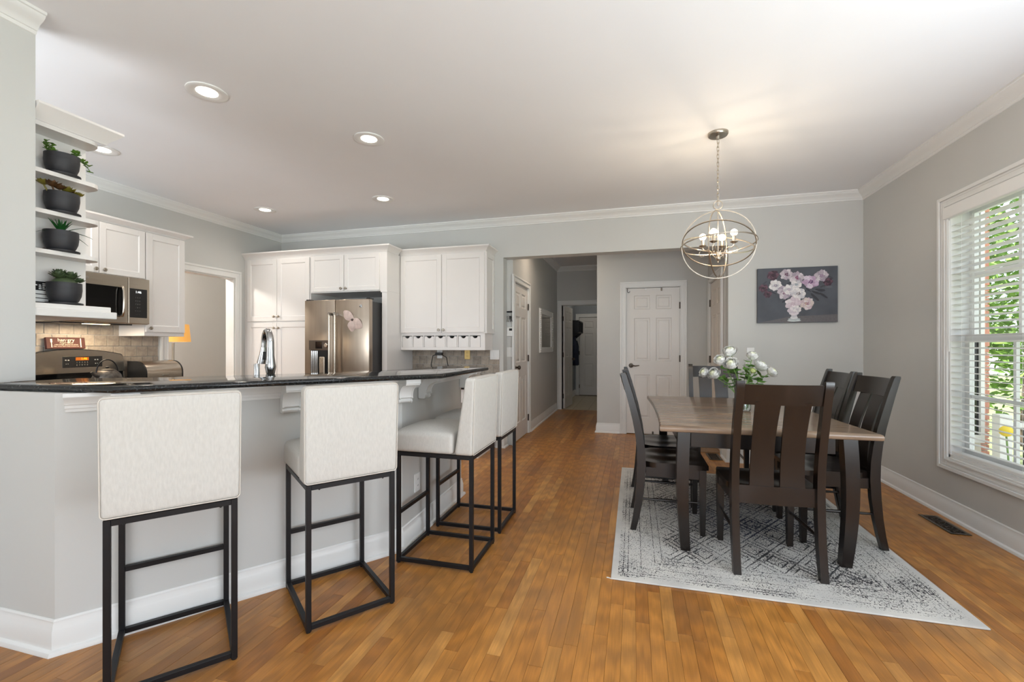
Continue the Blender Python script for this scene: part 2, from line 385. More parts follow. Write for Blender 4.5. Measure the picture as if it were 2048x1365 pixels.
    def build(s, name, m, parent=None, world=False, smooth=None, kind=None, label=None, attr=None):
        if world and parent is not None:
            rt = parent
            while rt.parent: rt = rt.parent
            iv = Matrix.Translation(rt.location) @ rt.rotation_euler.to_matrix().to_4x4(); iv.invert()
            vs = [tuple(iv @ Vector(p)) for p in s.v]
        else: vs = s.v
        me = bpy.data.meshes.new(name); me.from_pydata(vs, [], s.f)
        if any(t is not None for t in s.t):
            a = me.attributes.new('tint', 'FLOAT_COLOR', 'FACE')
            flat = []
            for t in s.t: flat += list(t if t is not None else (.5, .5, .5)) + [1.0]
            a.data.foreach_set('color', flat)
        me.validate(); me.update()
        bm = bmesh.new(); bm.from_mesh(me); bmesh.ops.recalc_face_normals(bm, faces=bm.faces[:]); bm.to_mesh(me); bm.free()
        if smooth is not None:
            me.polygons.foreach_set('use_smooth', [True] * len(me.polygons)); me.set_sharp_from_angle(angle=R(smooth))
        me.materials.append(m)
        o = bpy.data.objects.new(name, me); C.objects.link(o)
        if parent is not None: o.parent = parent
        if kind: o['kind'] = kind
        if label: o['label'] = label
        return o
def rotz(a): return Matrix.Rotation(a, 4, 'Z')
def T(x, y, z): return Matrix.Translation((x, y, z))
def thing(name, label, cat, loc=(0, 0, 0), rz=0, group=None):
    o = bpy.data.objects.new(name, None); C.objects.link(o); o.empty_display_size = .1
    o.location = loc; o.rotation_euler = (0, 0, rz); o['label'] = label; o['category'] = cat
    if group: o['group'] = group
    return o
def tag(o, label, cat, group=None):
    o['label'] = label; o['category'] = cat
    if group: o['group'] = group
    return o
def struct(name, mb, m, parent=None, smooth=None):
    o = mb.build(name, m, parent, smooth=smooth)
    o['kind'] = 'structure'
    return o
def sempty(name, loc=(0, 0, 0), rz=0):
    o = bpy.data.objects.new(name, None); C.objects.link(o); o.location = loc; o.rotation_euler = (0, 0, rz); o['kind'] = 'structure'; return o
def dup(root, loc, rz, label):
    r = root.copy(); C.objects.link(r); r.location = loc; r.rotation_euler = (0, 0, rz); r['label'] = label
    for ch in list(root.children):
        c = ch.copy(); C.objects.link(c); c.parent = r
        for g in ch.children:
            d = g.copy(); C.objects.link(d); d.parent = c
    return r
def text(name, body, size, parent, M, m, ext=.0004, align='CENTER'):
    cu = bpy.data.curves.new(name, 'FONT'); cu.body = body; cu.size = size; cu.extrude = ext; cu.align_x = align; cu.align_y = 'CENTER'
    cu.materials.append(m); cu.resolution_u = 3
    tmp = bpy.data.objects.new('tmp_text', cu); C.objects.link(tmp); bpy.context.view_layer.update()
    me = bpy.data.meshes.new_from_object(tmp.evaluated_get(bpy.context.evaluated_depsgraph_get()))
    bpy.data.objects.remove(tmp); me.materials.clear(); me.materials.append(m)
    o = bpy.data.objects.new(name, me); C.objects.link(o); o.parent = parent; o.matrix_local = M
    return o
# walls as boxes round their openings; axis 'x': wall runs along x at y=[p0,p1]
def wallbox(mb, axis, p0, p1, a0, a1, z0, z1, ops=()):
    def bx(u0, u1, w0, w1):
        if u1 - u0 < 1e-4 or w1 - w0 < 1e-4: return
        if axis == 'x': mb.box(u0, u1, p0, p1, w0, w1)
        else: mb.box(p0, p1, u0, u1, w0, w1)
    cur = a0
    for (o0, o1, q0, q1) in sorted(ops):
        bx(cur, o0, z0, z1); bx(o0, o1, z0, q0); bx(o0, o1, q1, z1); cur = o1
    bx(cur, a1, z0, z1)
    return mb

# ------------------------------------------------------------------ room shell
CH = 2.74; XL = -4.72; XR = 2.168; YB = 5.12; XC = -2.66; YR = -3.5
mb = MB(); mb.box(-7.2, 2.4, -3.7, 8.55, -.12, -.012)
floor = struct('floor', mb, OAK)
PITCH = .0572
def plank_mesh(mb, x0, x1, y0, y1, t):
    mb.tint = t; g = .00035; c = .0005; z = random.uniform(-.0003, .0003)
    x0 += g; x1 -= g; y0 += g; y1 -= g
    vs = [(x0, y0, -.012), (x1, y0, -.012), (x1, y1, -.012), (x0, y1, -.012), (x0, y0, z - c), (x1, y0, z - c), (x1, y1, z - c), (x0, y1, z - c),
          (x0 + c, y0 + c, z), (x1 - c, y0 + c, z), (x1 - c, y1 - c, z), (x0 + c, y1 - c, z)]
    mb.add(vs, [(0, 1, 5, 4), (1, 2, 6, 5), (2, 3, 7, 6), (3, 0, 4, 7), (4, 5, 9, 8), (5, 6, 10, 9), (6, 7, 11, 10), (7, 4, 8, 11), (8, 9, 10, 11)])
sa, ca = math.sin(math.atan(244 / 891)), math.cos(math.atan(244 / 891))
def proj(x, y, z):
    fw = -sa * x + ca * y; r = ca * x + sa * y
    if fw < .1: return None
    return 1024 + 891 * r / fw, 692.5 - 891 * (z - HCAM) / fw, fw
def inside_visible(x, y):
    if y > 5.1 and not (-1.43 < x < .95): return False
    if y > 6.4 and x > -.52: return False
    if x > -.12 and x < 1.47 and 2.38 < y < 4.57: return False
    # behind the half wall
    if y < 2.4 and x < -2.215 + (y - 1.225) * .7533: return y < 1.225 and x > -2.66
    if 2.4 <= y < 3.42 and x < -1.34: return False
    if y >= 3.42 and x < -1.5: return False
    return True
planks = []
x = XL - .02; row = 0
rnd = random.Random(3)
while x < XR + .03:
    y = -3.5 - rnd.random() * 1.1
    while y < 8.5:
        ln = rnd.choice((.45, .6, .75, .9, 1.05, 1.3)) * rnd.uniform(.9, 1.1)
        planks.append((x, x + PITCH, y, min(y + ln, 8.535))); y += ln
    x += PITCH
def score(p):
    s = 0
    for k in range(5):
        xx = (p[0] + p[1]) / 2; yy = p[2] + (p[3] - p[2]) * (k + .5) / 5
        q = proj(xx, yy, 0)
        if q and 0 < q[0] < 2048 and q[1] < 1365 and inside_visible(xx, yy): s += (p[3] - p[2]) / q[2] ** 3
    return s
planks.sort(key=score, reverse=True)
stuff = MB()
for i, p in enumerate(planks):
    t = (min(1, max(0, rnd.gauss(.5, .24))), rnd.random(), rnd.random())
    if i < 300:
        m_ = MB(); plank_mesh(m_, *p, t); m_.build('plank', OAK, floor)
    else: plank_mesh(stuff, *p, t)
stuff.build('plank_field', OAK, floor, kind='stuff')

mb = MB(); mb.box(-7.2, 2.4, -3.7, 11.4, CH, CH + .12); struct('ceiling', mb, CEIL)
# walls
WIN = (2.10, 3.89, .43, 2.20)
mb = wallbox(MB(), 'y', XR, XR + .14, -3.64, 6.5, 0, CH, [(-.7, 1.85, .5, 2.3), WIN]); struct('wall_right', mb, WALL)
mb = wallbox(MB(), 'x', YB, YB + .16, XL - .12, XR, 0, CH, [(-1.51, .956, 0, 2.28)]); wall_back = struct('wall_back', mb, WALL)
mb = wallbox(MB(), 'y', XL - .12, XL, 0, 5.28, 0, CH, [(3.56, 4.36, 0, 2.045)]); wall_left = struct('wall_left', mb, WALL)
mb = MB(); mb.box(XC - .13, XC, -3.64, 1.224, 0, CH); mb.box(XC - .13, XC, 1.224, 1.40, 1.062, CH); struct('wall_column', mb, WALL)
mb = wallbox(MB(), 'x', -.12, 0, XL - .12, XC - .13, 0, CH, [(-4.4, -3.1, 1.0, 2.1)]); struct('wall_kitchen_front', mb, WALL)
mb = wallbox(MB(), 'x', YR - .14, YR, XC - .13, XR + .14, 0, CH, [(-2.0, 1.6, .05, 2.4)]); struct('wall_front', mb, WALL)
# hall
mb = wallbox(MB(), 'y', -1.56, -1.435, 5.28, 8.53, 0, CH, [(5.334, 6.095, 0, 2.02)]); mb.box(-1.66, -1.62, 5.28, 8.65, 0, CH); struct('wall_hall_left', mb, WALL)  # outer sheet is an added, unseen blocker against sky light behind the door
mb = wallbox(MB(), 'x', 8.53, 8.65, -1.56, -.50, 0, CH, [(-1.336, -.58, 0, 2.005)]); struct('wall_hall_end', mb, WALL)
mb = wallbox(MB(), 'x', 6.40, 6.52, -.505, 1.07, 0, CH, [(-.1, .595, 0, 2.025)]); mb.box(-.505, -.385, 6.52, 11.2, 0, CH); mb.box(-.385, 1.2, 6.58, 6.62, 0, CH); struct('wall_pantry', mb, WALL)  # last box added out of view to block sky light behind the pantry door
mb = wallbox(MB(), 'y', .95, 1.07, 5.28, 6.40, 0, CH, [(5.46, 6.22, 0, 2.025)]); mb.box(1.13, 1.17, 5.28, 6.58, 0, CH); struct('wall_alcove_right', mb, WALL)  # second box added behind the door only to stop light leaks
# mudroom
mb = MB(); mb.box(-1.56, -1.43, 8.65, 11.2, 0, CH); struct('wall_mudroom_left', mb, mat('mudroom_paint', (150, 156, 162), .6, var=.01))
mb = wallbox(MB(), 'x', 11.1, 11.2, -1.56, -.385, 0, CH, [(-1.31, -.55, 0, 1.93)]); mb.box(-1.56, -.385, 11.24, 11.28, -.1, CH); struct('wall_mudroom_end', mb, MATS['mudroom_paint'])  # rear box added unseen to keep daylight out of the door gap
mb = MB(); mb.box(-1.56, -.385, 8.535, 11.24, -.12, -.004); mf = struct('floor_mudroom', mb, GROUT)
tm = MB(); tm.box(-.1475, .1475, -.1475, .1475, -.004, .002, .0015, 1); tile0 = None
for i in range(4):
    for j in range(9):
        cx = -1.43 + .14 + i * .3; cy = 8.69 + j * .3
        if cx > -.4 or cy > 11.0: continue
        if tile0 is None: tile0 = o = tm.build('tile', TILEG, mf)
        else: o = tile0.copy(); C.objects.link(o)
        o.location = (cx, cy, 0)
# room seen through the kitchen opening
mb = MB(); mb.box(-6.75, -6.63, 2.2, 6.2, 0, CH); mb.box(-6.75, -4.84, 6.1, 6.2, 0, CH); mb.box(-6.75, -4.84, 2.2, 2.3, 0, CH)
struct('wall_den', mb, WALL)

# half wall under the bar
P0 = Vector((-2.215, 1.225)); P1 = Vector((-1.34, 2.40)); P2 = Vector((-1.37, 3.42))
outer = [(XC - .13, 1.225), P0[:], P1[:], P2[:]]
def offset(path, d):
    out = []
    for i, p in enumerate(path):
        p = Vector(p); d0 = (p - Vector(path[i - 1])) if i else None; d1 = (Vector(path[i + 1]) - p) if i < len(path) - 1 else None
        d0 = d0 or d1; d1 = d1 or d0
        n0 = Vector((-d0.y, d0.x)).normalized(); n1 = Vector((-d1.y, d1.x)).normalized(); mt = n0 + n1; mt = mt / mt.length_squared * 2
        out.append((p + mt * d)[:])
    return out
inner = offset(outer, .12)
mb = MB(); mb.prism(outer + inner[::-1], 'z', 0, 1.032); struct('wall_bar', mb, WALL)

# ------------------------------------------------------------------ trims
BASE = [(0, 0), (.030, 0), (.030, .006), (.026, .016), (.016, .020), (.014, .022), (.014, .092), (.011, .098), (.010, .112), (.006, .122), (.007, .128), (.003, .135), (0, .135)]
def baseboard(name, path):
    mb = MB(); mb.sweep([(-a, b) for a, b in BASE], path); struct(name, mb, TRIM, smooth=35)
CROWN = [(0, CH - .088), (.006, CH - .086), (.010, CH - .078), (.010, CH - .072), (.016, CH - .070), (.022, CH - .058), (.034, CH - .046), (.052, CH - .036), (.066, CH - .024), (.070, CH - .014), (.078, CH - .012), (.080, CH), (0, CH)]
def crown(name, path, side=-1):
    mb = MB(); mb.sweep([(side * a, b) for a, b in CROWN], path); struct(name, mb, TRIM, smooth=35)
# path direction: room on the right-hand side
baseboard('baseboard_bar', [(XC, YR), (XC, 1.225), P0[:], P1[:], P2[:], (P2.x - .12, P2.y)])
baseboard('baseboard_right', [(XR, YB), (XR, YR)])
baseboard('baseboard_back', [(.95, 5.37), (.95, YB), (XR, YB)])
baseboard('baseboard_hall', [(-1.435, 6.18), (-1.435, 8.45)])
baseboard('baseboard_pantry', [(-.505, 6.6), (-.505, 6.40), (-.19, 6.40)])
baseboard('baseboard_alcove', [(.685, 6.40), (.95, 6.40), (.95, 6.31)])
baseboard('baseboard_mudroom', [(-1.43, 8.7), (-1.43, 11.1), (-1.39, 11.1)])
baseboard('baseboard_corner', [(-1.60, YB), (-1.51, YB), (-1.51, 5.25)])
crown('trim_1', [(XL, 2.2), (XL, YB), (XR, YB), (XR, YR)])
crown('trim_2', [(-1.435, 5.28), (-1.435, 8.53), (-.505, 8.53)])
crown('trim_3', [(XC, 1.40), (XC, YR)][::-1])

def casing(mb, x0, x1, z1, w=.085, t=.018):
    # opening x0..x1, head z1, facing -y, local door space
    def side(a, b, z0, zz):
        mb.box(a, b, -t * .7, 0, z0, zz)
    for (a, b, ob) in ((x0 - w, x0 - .006, -1), (x1 + .006, x1 + w, 1)):
        mb.box(a, b, -.013, 0, 0, z1 + .006)
        oo = a if ob < 0 else b
        mb.box(oo, oo - ob * .024, -.022, -.0131, 0, z1 + w - .0241, .004, 2)
        ii = b if ob < 0 else a
        mb.box(ii, ii + ob * .014, -.018, -.0131, 0, z1 + .006, .003, 2)
        mm = (a + b) / 2
        mb.box(mm - .006, mm + .006, -.0155, -.0131, 0, z1 + .04, .001, 1)
    mb.box(x0 - w, x1 + w, -.013, 0, z1 + .006, z1 + w)
    mb.box(x0 - w, x1 + w, -.022, -.0131, z1 + w - .024, z1 + w, .004, 2)
    mb.box(x0 - .01, x1 + .01, -.018, -.0131, z1 + .006, z1 + .020, .003, 2)
    return mb
def six_panel(w, h, t=.035, both=False):
    mb = MB()
    k = h / 2.0
    xs = [0, .145 * w, .45 * w, .56 * w, .855 * w, w]
    zs = [0, .215 * k, .81 * k, 1.0 * k, 1.59 * k, 1.71 * k, 1.90 * k, h]
    def face(y, sg):
        for i in range(5):
            for j in range(7):
                a, b, c, d = xs[i], xs[i + 1], zs[j], zs[j + 1]
                if i in (1, 3) and j in (1, 3, 5):
                    rings = []
                    for ins, dp in ((0, 0), (.010, .009), (.026, .009), (.042, .002)):
                        yy = y + sg * dp
                        rings.append([(a + ins, yy, c + ins), (b - ins, yy, c + ins), (b - ins, yy, d - ins), (a + ins, yy, d - ins)])
                    mb.loft(rings, True, False); mb.add(rings[-1], [(0, 1, 2, 3)])
                else: mb.add([(a, y, c), (b, y, c), (b, y, d), (a, y, d)], [(0, 1, 2, 3)])
    face(0, 1)
    if both: face(t, -1)
    else: mb.add([(0, t, 0), (w, t, 0), (w, t, h), (0, t, h)], [(3, 2, 1, 0)])
    mb.add([(0, 0, 0), (0, t, 0), (0, t, h), (0, 0, h)], [(0, 1, 2, 3)]); mb.add([(w, 0, 0), (w, t, 0), (w, t, h), (w, 0, h)], [(0, 1, 2, 3)])
    mb.add([(0, 0, h), (w, 0, h), (w, t, h), (0, t, h)], [(0, 1, 2, 3)]); mb.add([(0, 0, 0), (w, 0, 0), (w, t, 0), (0, t, 0)], [(0, 1, 2, 3)])
    return mb
def merge(mb):
    return mb
def jamb(x0, x1, z1, d=.12):
    mb = MB(); mb.box(x0 - .006, x0 + .0, -.001, d, 0, z1 + .006); mb.box(x1, x1 + .006, -.001, d, 0, z1 + .006); mb.box(x0 - .006, x1 + .006, -.001, d, z1, z1 + .006)
    return mb
def hinge(mb, x, z): mb.tube([(x, -.008, z - .045), (x, -.008, z + .045)], .006, 8); mb.box(x - .012, x + .012, -.004, .004, z - .045, z + .045)
def door(name, loc, rz, w, h, knobside, lever=False, gap=.004, paint=None):
    d = sempty(name, loc, rz)
    jamb(-gap, w + gap, h + gap).build('jamb', TRIM, d)
    casing(MB(), -gap, w + gap, h + gap).build('casing', TRIM, d)
    m = six_panel(w - .002, h - .012); m.v = [(a + .001, b + .006, c + .010) for a, b, c in m.v]
    s_ = m.build('door_panel', paint or DOORM, d)
    kx = .06 if knobside < 0 else w - .06; hx = w + gap if knobside < 0 else -gap
    for z in (.22, 1.05, h - .25):
        hm = MB(); hinge(hm, hx, z); hm.build('hinge', PEWTER, s_, smooth=40)
    km = MB(); km.lathe([(.0, .0), (.032, 0), (.032, -.006 + .01), (.014, .008), (.012, .03), (.012, .04)], 18, M=T(kx, .006, .95) @ Matrix.Rotation(R(90), 4, 'X'))
    if lever:
        sg = 1 if knobside < 0 else -1
        km.tube([(kx, -.04, .95), (kx + sg * .02, -.044, .95), (kx + sg * .06, -.044, .945), (kx + sg * .11, -.042, .952)], [.008, .009, .008, .006], 8)
    else: km.ball((kx, -.05, .95), .027, 16, 10, (1, .8, 1))
    km.build('door_handle', PEWTER, s_, smooth=40)
    return d
d1 = door('door_1', (-.1, 6.40, 0), 0, .695, 2.02, -1, True)
d2 = door('door_2', (-1.435, 5.338, 0), R(90), .752, 2.015, -1, False)
d3 = door('door_3', (.95, 6.216, 0), R(-90), .752, 2.02, 1, True, paint=mat('alcove_door_paint', (226, 218, 208), .4, var=.01))
d5 = door('door_5', (-1.306, 11.1, 0), 0, .752, 1.925, 1, False)
# open mudroom door
d4 = sempty('door_4', (-1.325, 8.59, 0), math.atan2(.70, .055))
m = six_panel(.70, 1.985, .035, True); m.v = [(a, b - .035, c + .012) for a, b, c in m.v]; s4 = m.build('door_panel', DOORM, d4)
for z in (.25, 1.05, 1.75):
    hm = MB(); hinge(hm, -.006, z); hm.build('hinge', PEWTER, s4, smooth=40)
km = MB(); km.ball((.64, -.075, .95), .026); km.tube([(.64, -.035, .95), (.64, -.07, .95)], .012, 10); km.build('door_handle', PEWTER, s4, smooth=40)
mb = casing(MB(), 0, .756, 2.005); mb.v = [(a - 1.336, b + 8.53, c) for a, b, c in mb.v]; struct('trim_4', mb, TRIM)
mb = MB(); mb.box(-1.34, -1.336, 8.53, 8.65, 0, 2.005); mb.box(-1.336, -.58, 8.53, 8.65, 2.0, 2.0049); struct('trim_5', mb, TRIM)
# kitchen cased opening
tr = MB(); casing(tr, 0, .80, 2.045, .09)
M_ = T(XL, 3.56, 0) @ rotz(R(90)); tr.v = [tuple(M_ @ Vector(p)) for p in tr.v]; struct('trim_6', tr, TRIM)
mb = MB(); mb.box(XL - .121, XL + .001, 4.354, 4.36, 0, 2.045); mb.box(XL - .121, XL + .001, 3.56, 3.566, 0, 2.045); mb.box(XL - .121, XL + .001, 3.566, 4.354, 2.039, 2.045); struct('trim_7', mb, TRIM)

# ------------------------------------------------------------------ window with blind
w1 = sempty('window_1', (XR, 3.0, 0))
Y0, Y1, Z0, Z1 = WIN
mb = MB()
cw = .092
def cframe(mb, y0, y1, z0, z1, wd, x0, x1, bev=.004):
    mb.box(x0, x1, y0 - wd, y0, z0 - wd, z1 + wd, bev); mb.box(x0, x1, y1, y1 + wd, z0 - wd, z1 + wd, bev)
    mb.box(x0, x1, y0, y1, z1, z1 + wd, bev); mb.box(x0, x1, y0, y1, z0 - wd, z0, bev)
cframe(mb, Y0, Y1, Z0, Z1, cw, XR - .014, XR)
cframe(mb, Y0 - cw + .026, Y1 + cw - .026, Z0 - cw + .026, Z1 + cw - .026, .026, XR - .024, XR - .0141)
cframe(mb, Y0 - .014, Y1 + .014, Z0 - .014, Z1 + .014, .014, XR - .020, XR - .0141, .003)
cframe(mb, Y0 - .05, Y1 + .05, Z0 - .05, Z1 + .05, .012, XR - .017, XR - .0141, .0012)
mb.build('window_casing', TRIM, w1, world=True)
mb = MB()
mb.box(XR, XR + .14, Y0, Y0 + .012, Z0, Z1); mb.box(XR, XR + .14, Y1 - .012, Y1, Z0, Z1); mb.box(XR, XR + .14, Y0, Y1, Z1 - .012, Z1); mb.box(XR, XR + .16, Y0, Y1, Z0, Z0 + .02)
mb.box(XR + .08, XR + .14, 2.965, 3.035, Z0, Z1)
mb.build('window_jamb', TRIM, w1, world=True)
ZM = 1.27
for (a, b) in ((Y0 + .012, 2.965), (3.035, Y1 - .012)):
    for k, (q0, q1, xx) in enumerate(((Z0 + .02, ZM + .02, XR + .085), (ZM - .02, Z1 - .012, XR + .112))):
        s = MB(); st = .045
        s.box(xx, xx + .026, a, a + st, q0, q1); s.box(xx, xx + .026, b - st, b, q0, q1); s.box(xx, xx + .026, a + st, b - st, q0, q0 + st); s.box(xx, xx + .026, a + st, b - st, q1 - st, q1)
        mid = (a + b) / 2; s.box(xx + .004, xx + .022, mid - .011, mid + .011, q0 + st, q1 - st)
        zz = (q0 + q1) / 2; s.box(xx + .004, xx + .022, a + st, mid - .011, zz - .011, zz + .011); s.box(xx + .004, xx + .022, mid + .011, b - st, zz - .011, zz + .011)
        so = s.build('sash', TRIM, w1, world=True)
        g = MB()
        g.add([(xx + .013, a + st, q0 + st), (xx + .013, b - st, q0 + st), (xx + .013, b - st, q1 - st), (xx + .013, a + st, q1 - st)], [(0, 1, 2, 3)])
        g.build('pane', PANE, so, world=True)
# unseen side window, and glazed rear doors added for light: plain frames
for nm, (a, b, q0, q1) in (('window_2', (-.7, 1.85, .5, 2.3)),):
    mb = MB(); cframe(mb, a, b, q0, q1, .09, XR - .015, XR); mb.box(XR + .05, XR + .09, (a + b) / 2 - .03, (a + b) / 2 + .03, q0, q1); struct(nm, mb, TRIM)
mb = MB()
for xx in (-2.0, -.83, .37, 1.54): mb.box(xx, xx + .06, YR - .1, YR - .04, .05, 2.4)
mb.box(-2.09, 1.69, YR, YR + .015, 2.4, 2.49); mb.box(-2.09, -2.0, YR, YR + .015, 0, 2.4); mb.box(1.6, 1.69, YR, YR + .015, 0, 2.4)
struct('added_window_3', mb, TRIM)

BLINDM = mat('blind_vinyl', (240, 240, 238), .45, var=.01)
mb = MB()
for (a, b, q0, q1) in ((-4.49, -4.4, .91, 2.19), (-3.1, -3.01, .91, 2.19), (-4.4, -3.1, 2.1, 2.19), (-4.4, -3.1, .91, 1.0), (-3.77, -3.73, 1.0, 2.1)): mb.box(a, b, 0, .015, q0, q1)
struct('added_window_4', mb, TRIM)  # unseen kitchen window, added so its lamp can brighten the ceiling
blind = thing('window_blind', 'wide white slatted blind lowered over the window in the right-hand wall', 'blind', (XR + .035, 3.0, Z0))
mb = MB(); mb.box(XR - .030, XR + .012, Y0 - .012, Y1 + .016, Z1 - .075, Z1 + .008, .006); mb.build('valance', BLINDM, blind, world=True)
mb = MB(); mb.box(-.026, .026, -.885, .880, .020, .045, .005); mb.build('bottom_rail', BLINDM, blind)
sl = MB()
for i in range(4):
    pass
prof = [(-.0285, -.0015), (-.014, .0012), (0, .0022), (.014, .0012), (.0285, -.0015), (.0285, .0003), (.014, .0034), (0, .0044), (-.014, .0034), (-.0285, .0003)]
sl.prism([(a, b) for a, b in prof], 'y', -.885, .880)
s0 = None; zt = .085
slat_mesh = None
while zt < Z1 - Z0 - .09:
    if s0 is None: s0 = o = sl.build('slat', BLINDM, blind, smooth=40)
    else: o = s0.copy(); C.objects.link(o)
    o.location = (0, 0, zt); o.rotation_euler = (0, R(7), 0)
    zt += .0432
for yy in (-.77, -.27, .27, .77):
    mb = MB()
    for xx in (-.031, .031): mb.tube([(xx, yy, .03), (xx, yy, Z1 - Z0 - .07)], .0009, 5)
    mb.build('ladder_cord', BLINDM, blind)
mb = MB(); mb.tube([(-.05, .862, Z1 - Z0 - .09), (-.05, .862, .75)], .004, 8); mb.build('tilt_wand', WHITEP, blind)

# ------------------------------------------------------------------ bar counter, corbels, moulding
A = Vector((-1.962, 1.265)); B = Vector((-1.06, 2.36))
bar_poly = [(XC - .0, 1.232), A[:], B[:], (-1.06, 3.20), (-1.10, 3.24), (-1.48, 3.30), (-1.50, 2.78), (-1.86, 2.19), (-2.30, 1.72), (XC, 1.56)]
def rounded_slab(name, poly, z0, z1, m, r=.013, parent=None):
    bm = bmesh.new(); vs = [bm.verts.new((p[0], p[1], z0)) for p in poly]; f = bm.faces.new(vs)
    ex = bmesh.ops.extrude_face_region(bm, geom=[f]); up = [g for g in ex['geom'] if isinstance(g, bmesh.types.BMVert)]
    for v_ in up: v_.co.z = z1
    bm.normal_update()
    ed = [e for e in bm.edges if abs(e.verts[0].co.z - e.verts[1].co.z) < 1e-6]
    bmesh.ops.bevel(bm, geom=ed, offset=r, segments=4, profile=.5, affect='EDGES')
    bmesh.ops.recalc_face_normals(bm, faces=bm.faces[:])
    me = bpy.data.meshes.new(name); bm.to_mesh(me); bm.free(); me.materials.append(m)
    me.polygons.foreach_set('use_smooth', [True] * len(me.polygons)); me.set_sharp_from_angle(angle=R(40))
    o = bpy.data.objects.new(name, me); C.objects.link(o)
    if parent: o.parent = parent
    return o
bt = rounded_slab('bar_countertop', bar_poly, 1.033, 1.061, GRANITE)
tag(bt, 'polished black granite bar top with angled front over the grey half wall', 'countertop')
def ray_line(u, p, q):
    r = (u - 1024) / 891; d = Vector((-sa + r * ca, ca + r * sa)); p = Vector(p); e = Vector(q) - p
    t = (p.x * e.y - p.y * e.x) / (d.x * e.y - d.y * e.x); return d * t
dn = (P1 - P0).normalized(); nn = Vector((dn.y, -dn.x)); en = (P2 - P1).normalized(); ne = Vector((en.y, -en.x))
# moulding under the counter
mprof = [(0, .955), (.010, .955), (.012, .968), (.022, .970), (.024, .983), (.034, .986), (.040, 1.0), (.058, 1.012), (.064, 1.018), (.064, 1.0325), (0, 1.0325)]
mb = MB(); st = P0 + dn * .03
mb.sweep([(-a, b) for a, b in mprof], [st[:], P1[:], (P2 - en * .02)[:]]); struct('trim_8', mb, TRIM, smooth=35)
def corbel(u, on, label, off=.150):
    base, dr, no = (P0, dn, nn) if on == 'd' else (P1, en, ne)
    fr = ray_line(u, base + no * off, base + no * off + dr)
    s_ = (fr - base).dot(dr); c = base + dr * s_
    t = thing('corbel', label, 'corbel', (c.x, c.y, .885), math.atan2(no.y, no.x) - PI / 2, 'corbels under the bar top')
    mb = MB(); mb.box(-.046, .046, .064, .160, .118, .147, .003); mb.box(-.046, .046, .0, .064, .118, .147); mb.build('cap_block', TRIM, t)
    def S(k):
        pr = [(0.001, 0), (.040, 0), (.047, .005), (.050, .012), (.047, .020), (.042, .024), (.056, .027), (.060, .031), (.056, .036), (.056, .040)]
        for i in range(1, 11):
            a = PI / 2 * i / 10; pr.append((.056 + .090 * (1 - math.cos(a)), .040 + .070 * math.sin(a)))
        return pr + [(.148, .1175), (.001, .1175)]
    mb = MB(); mb.prism(S(1), 'x', -.038, .038); mb.build('scroll', TRIM, t, smooth=40)
    mb = MB()
    for xx in (-.043, .035): mb.prism([(p[0] + .004, p[1] - (.0 if p[1] > .05 else .003)) for p in S(1)], 'x', xx, xx + .008)
    mb.build('side_fillet', TRIM, t, smooth=40)
    return t
corbel(252, 'd', 'white scrolled corbel under the bar behind the first stool from the left')
corbel(592, 'd', 'white scrolled corbel under the bar beside the second stool back from the left')
corbel(826, 'd', 'white scrolled corbel under the bend of the bar right of the second stool')
corbel(884, 'e', 'white scrolled corbel under the straight end of the bar above the third stool seat')
corbel(957, 'e', 'white scrolled corbel under the far tip of the bar next the desk nook', off=.15)

# lower sink counter behind the half wall
lowp = offset(outer, .122)[1:]; lowq = offset(outer, .74)[1:]
lowp[0] = (-2.45, 1.35 + .0); 
lp = offset(outer, .1225); lq = offset(outer, .72)
poly = [lp[1], lp[2], lp[3], (lq[3][0], lp[3][1]), lq[2], lq[1]]
poly = [(-2.48, 1.35)] + [lp[2], (lp[3][0], 3.40), (-2.0, 3.40), (-2.0, 2.66), (-2.95, 1.72)]
sink = thing('sink_cabinet', 'white base cabinet with dark sink counter behind the angled bar wall', 'cabinet', (-2.2, 2.4, 0))
mb = MB(); mb.prism([(p[0] - .0 - (.02 if i in (3, 4, 5) else 0), p[1]) for i, p in enumerate(poly)][:0] or [(-2.46, 1.39), (lp[2][0] - .005, lp[2][1] + .002), (lp[3][0] - .006, 3.385), (-1.97, 3.385), (-1.97, 2.66), (-2.90, 1.73)], 'z', .09, .879)
mb.build('body', CAB, sink, world=True)
o = rounded_slab('counter_slab', [(a + 2.2, b - 2.4) for a, b in poly], .88, .910, GRANITE, .008, sink)
# faucet + soap pump
fp = ray_line(541, (-2.17, 2.13), (-1.60, 2.90)); 
fau = thing('kitchen_faucet', 'tall chrome gooseneck pull-down faucet behind the bar top', 'faucet', (fp.x, fp.y, .911), R(-24))
mb = MB(); mb.lathe([(.030, 0), (.030, .01), (.026, .03), (.019, .07), (.021, .13), (.031, .182), (.027, .21), (.0215, .25), (.021, .30)], 24); mb.build('base', CHROME, fau, smooth=40)
fwd = math.sqrt(fp.x ** 2 + fp.y ** 2)
path = [(0, 0, .29)]
for i in range(15):
    a = PI * i / 14; path.append((-.048 + .048 * math.cos(a), 0, .325 + .075 * math.sin(a)))
path += [(-.098, 0, .30)]
mb = MB(); mb.tube(path, [.020] * 2 + [.020 - .0004 * i for i in range(len(path) - 2)], 16); mb.build('neck', CHROME, fau, smooth=50)
mb = MB(); mb.tube([(-.097, 0, .303), (-.104, 0, .262), (-.118, 0, .205)], [.0165, .021, .030], 16); h = mb.build('spray_head', CHROME, fau, smooth=50)
mb = MB(); mb.box(-.095, -.082, -.010, .010, .225, .275, .003); mb.build('button', BLACKP, h)
sp = ray_line(513.5, (-2.17, 2.13), (-1.60, 2.90))
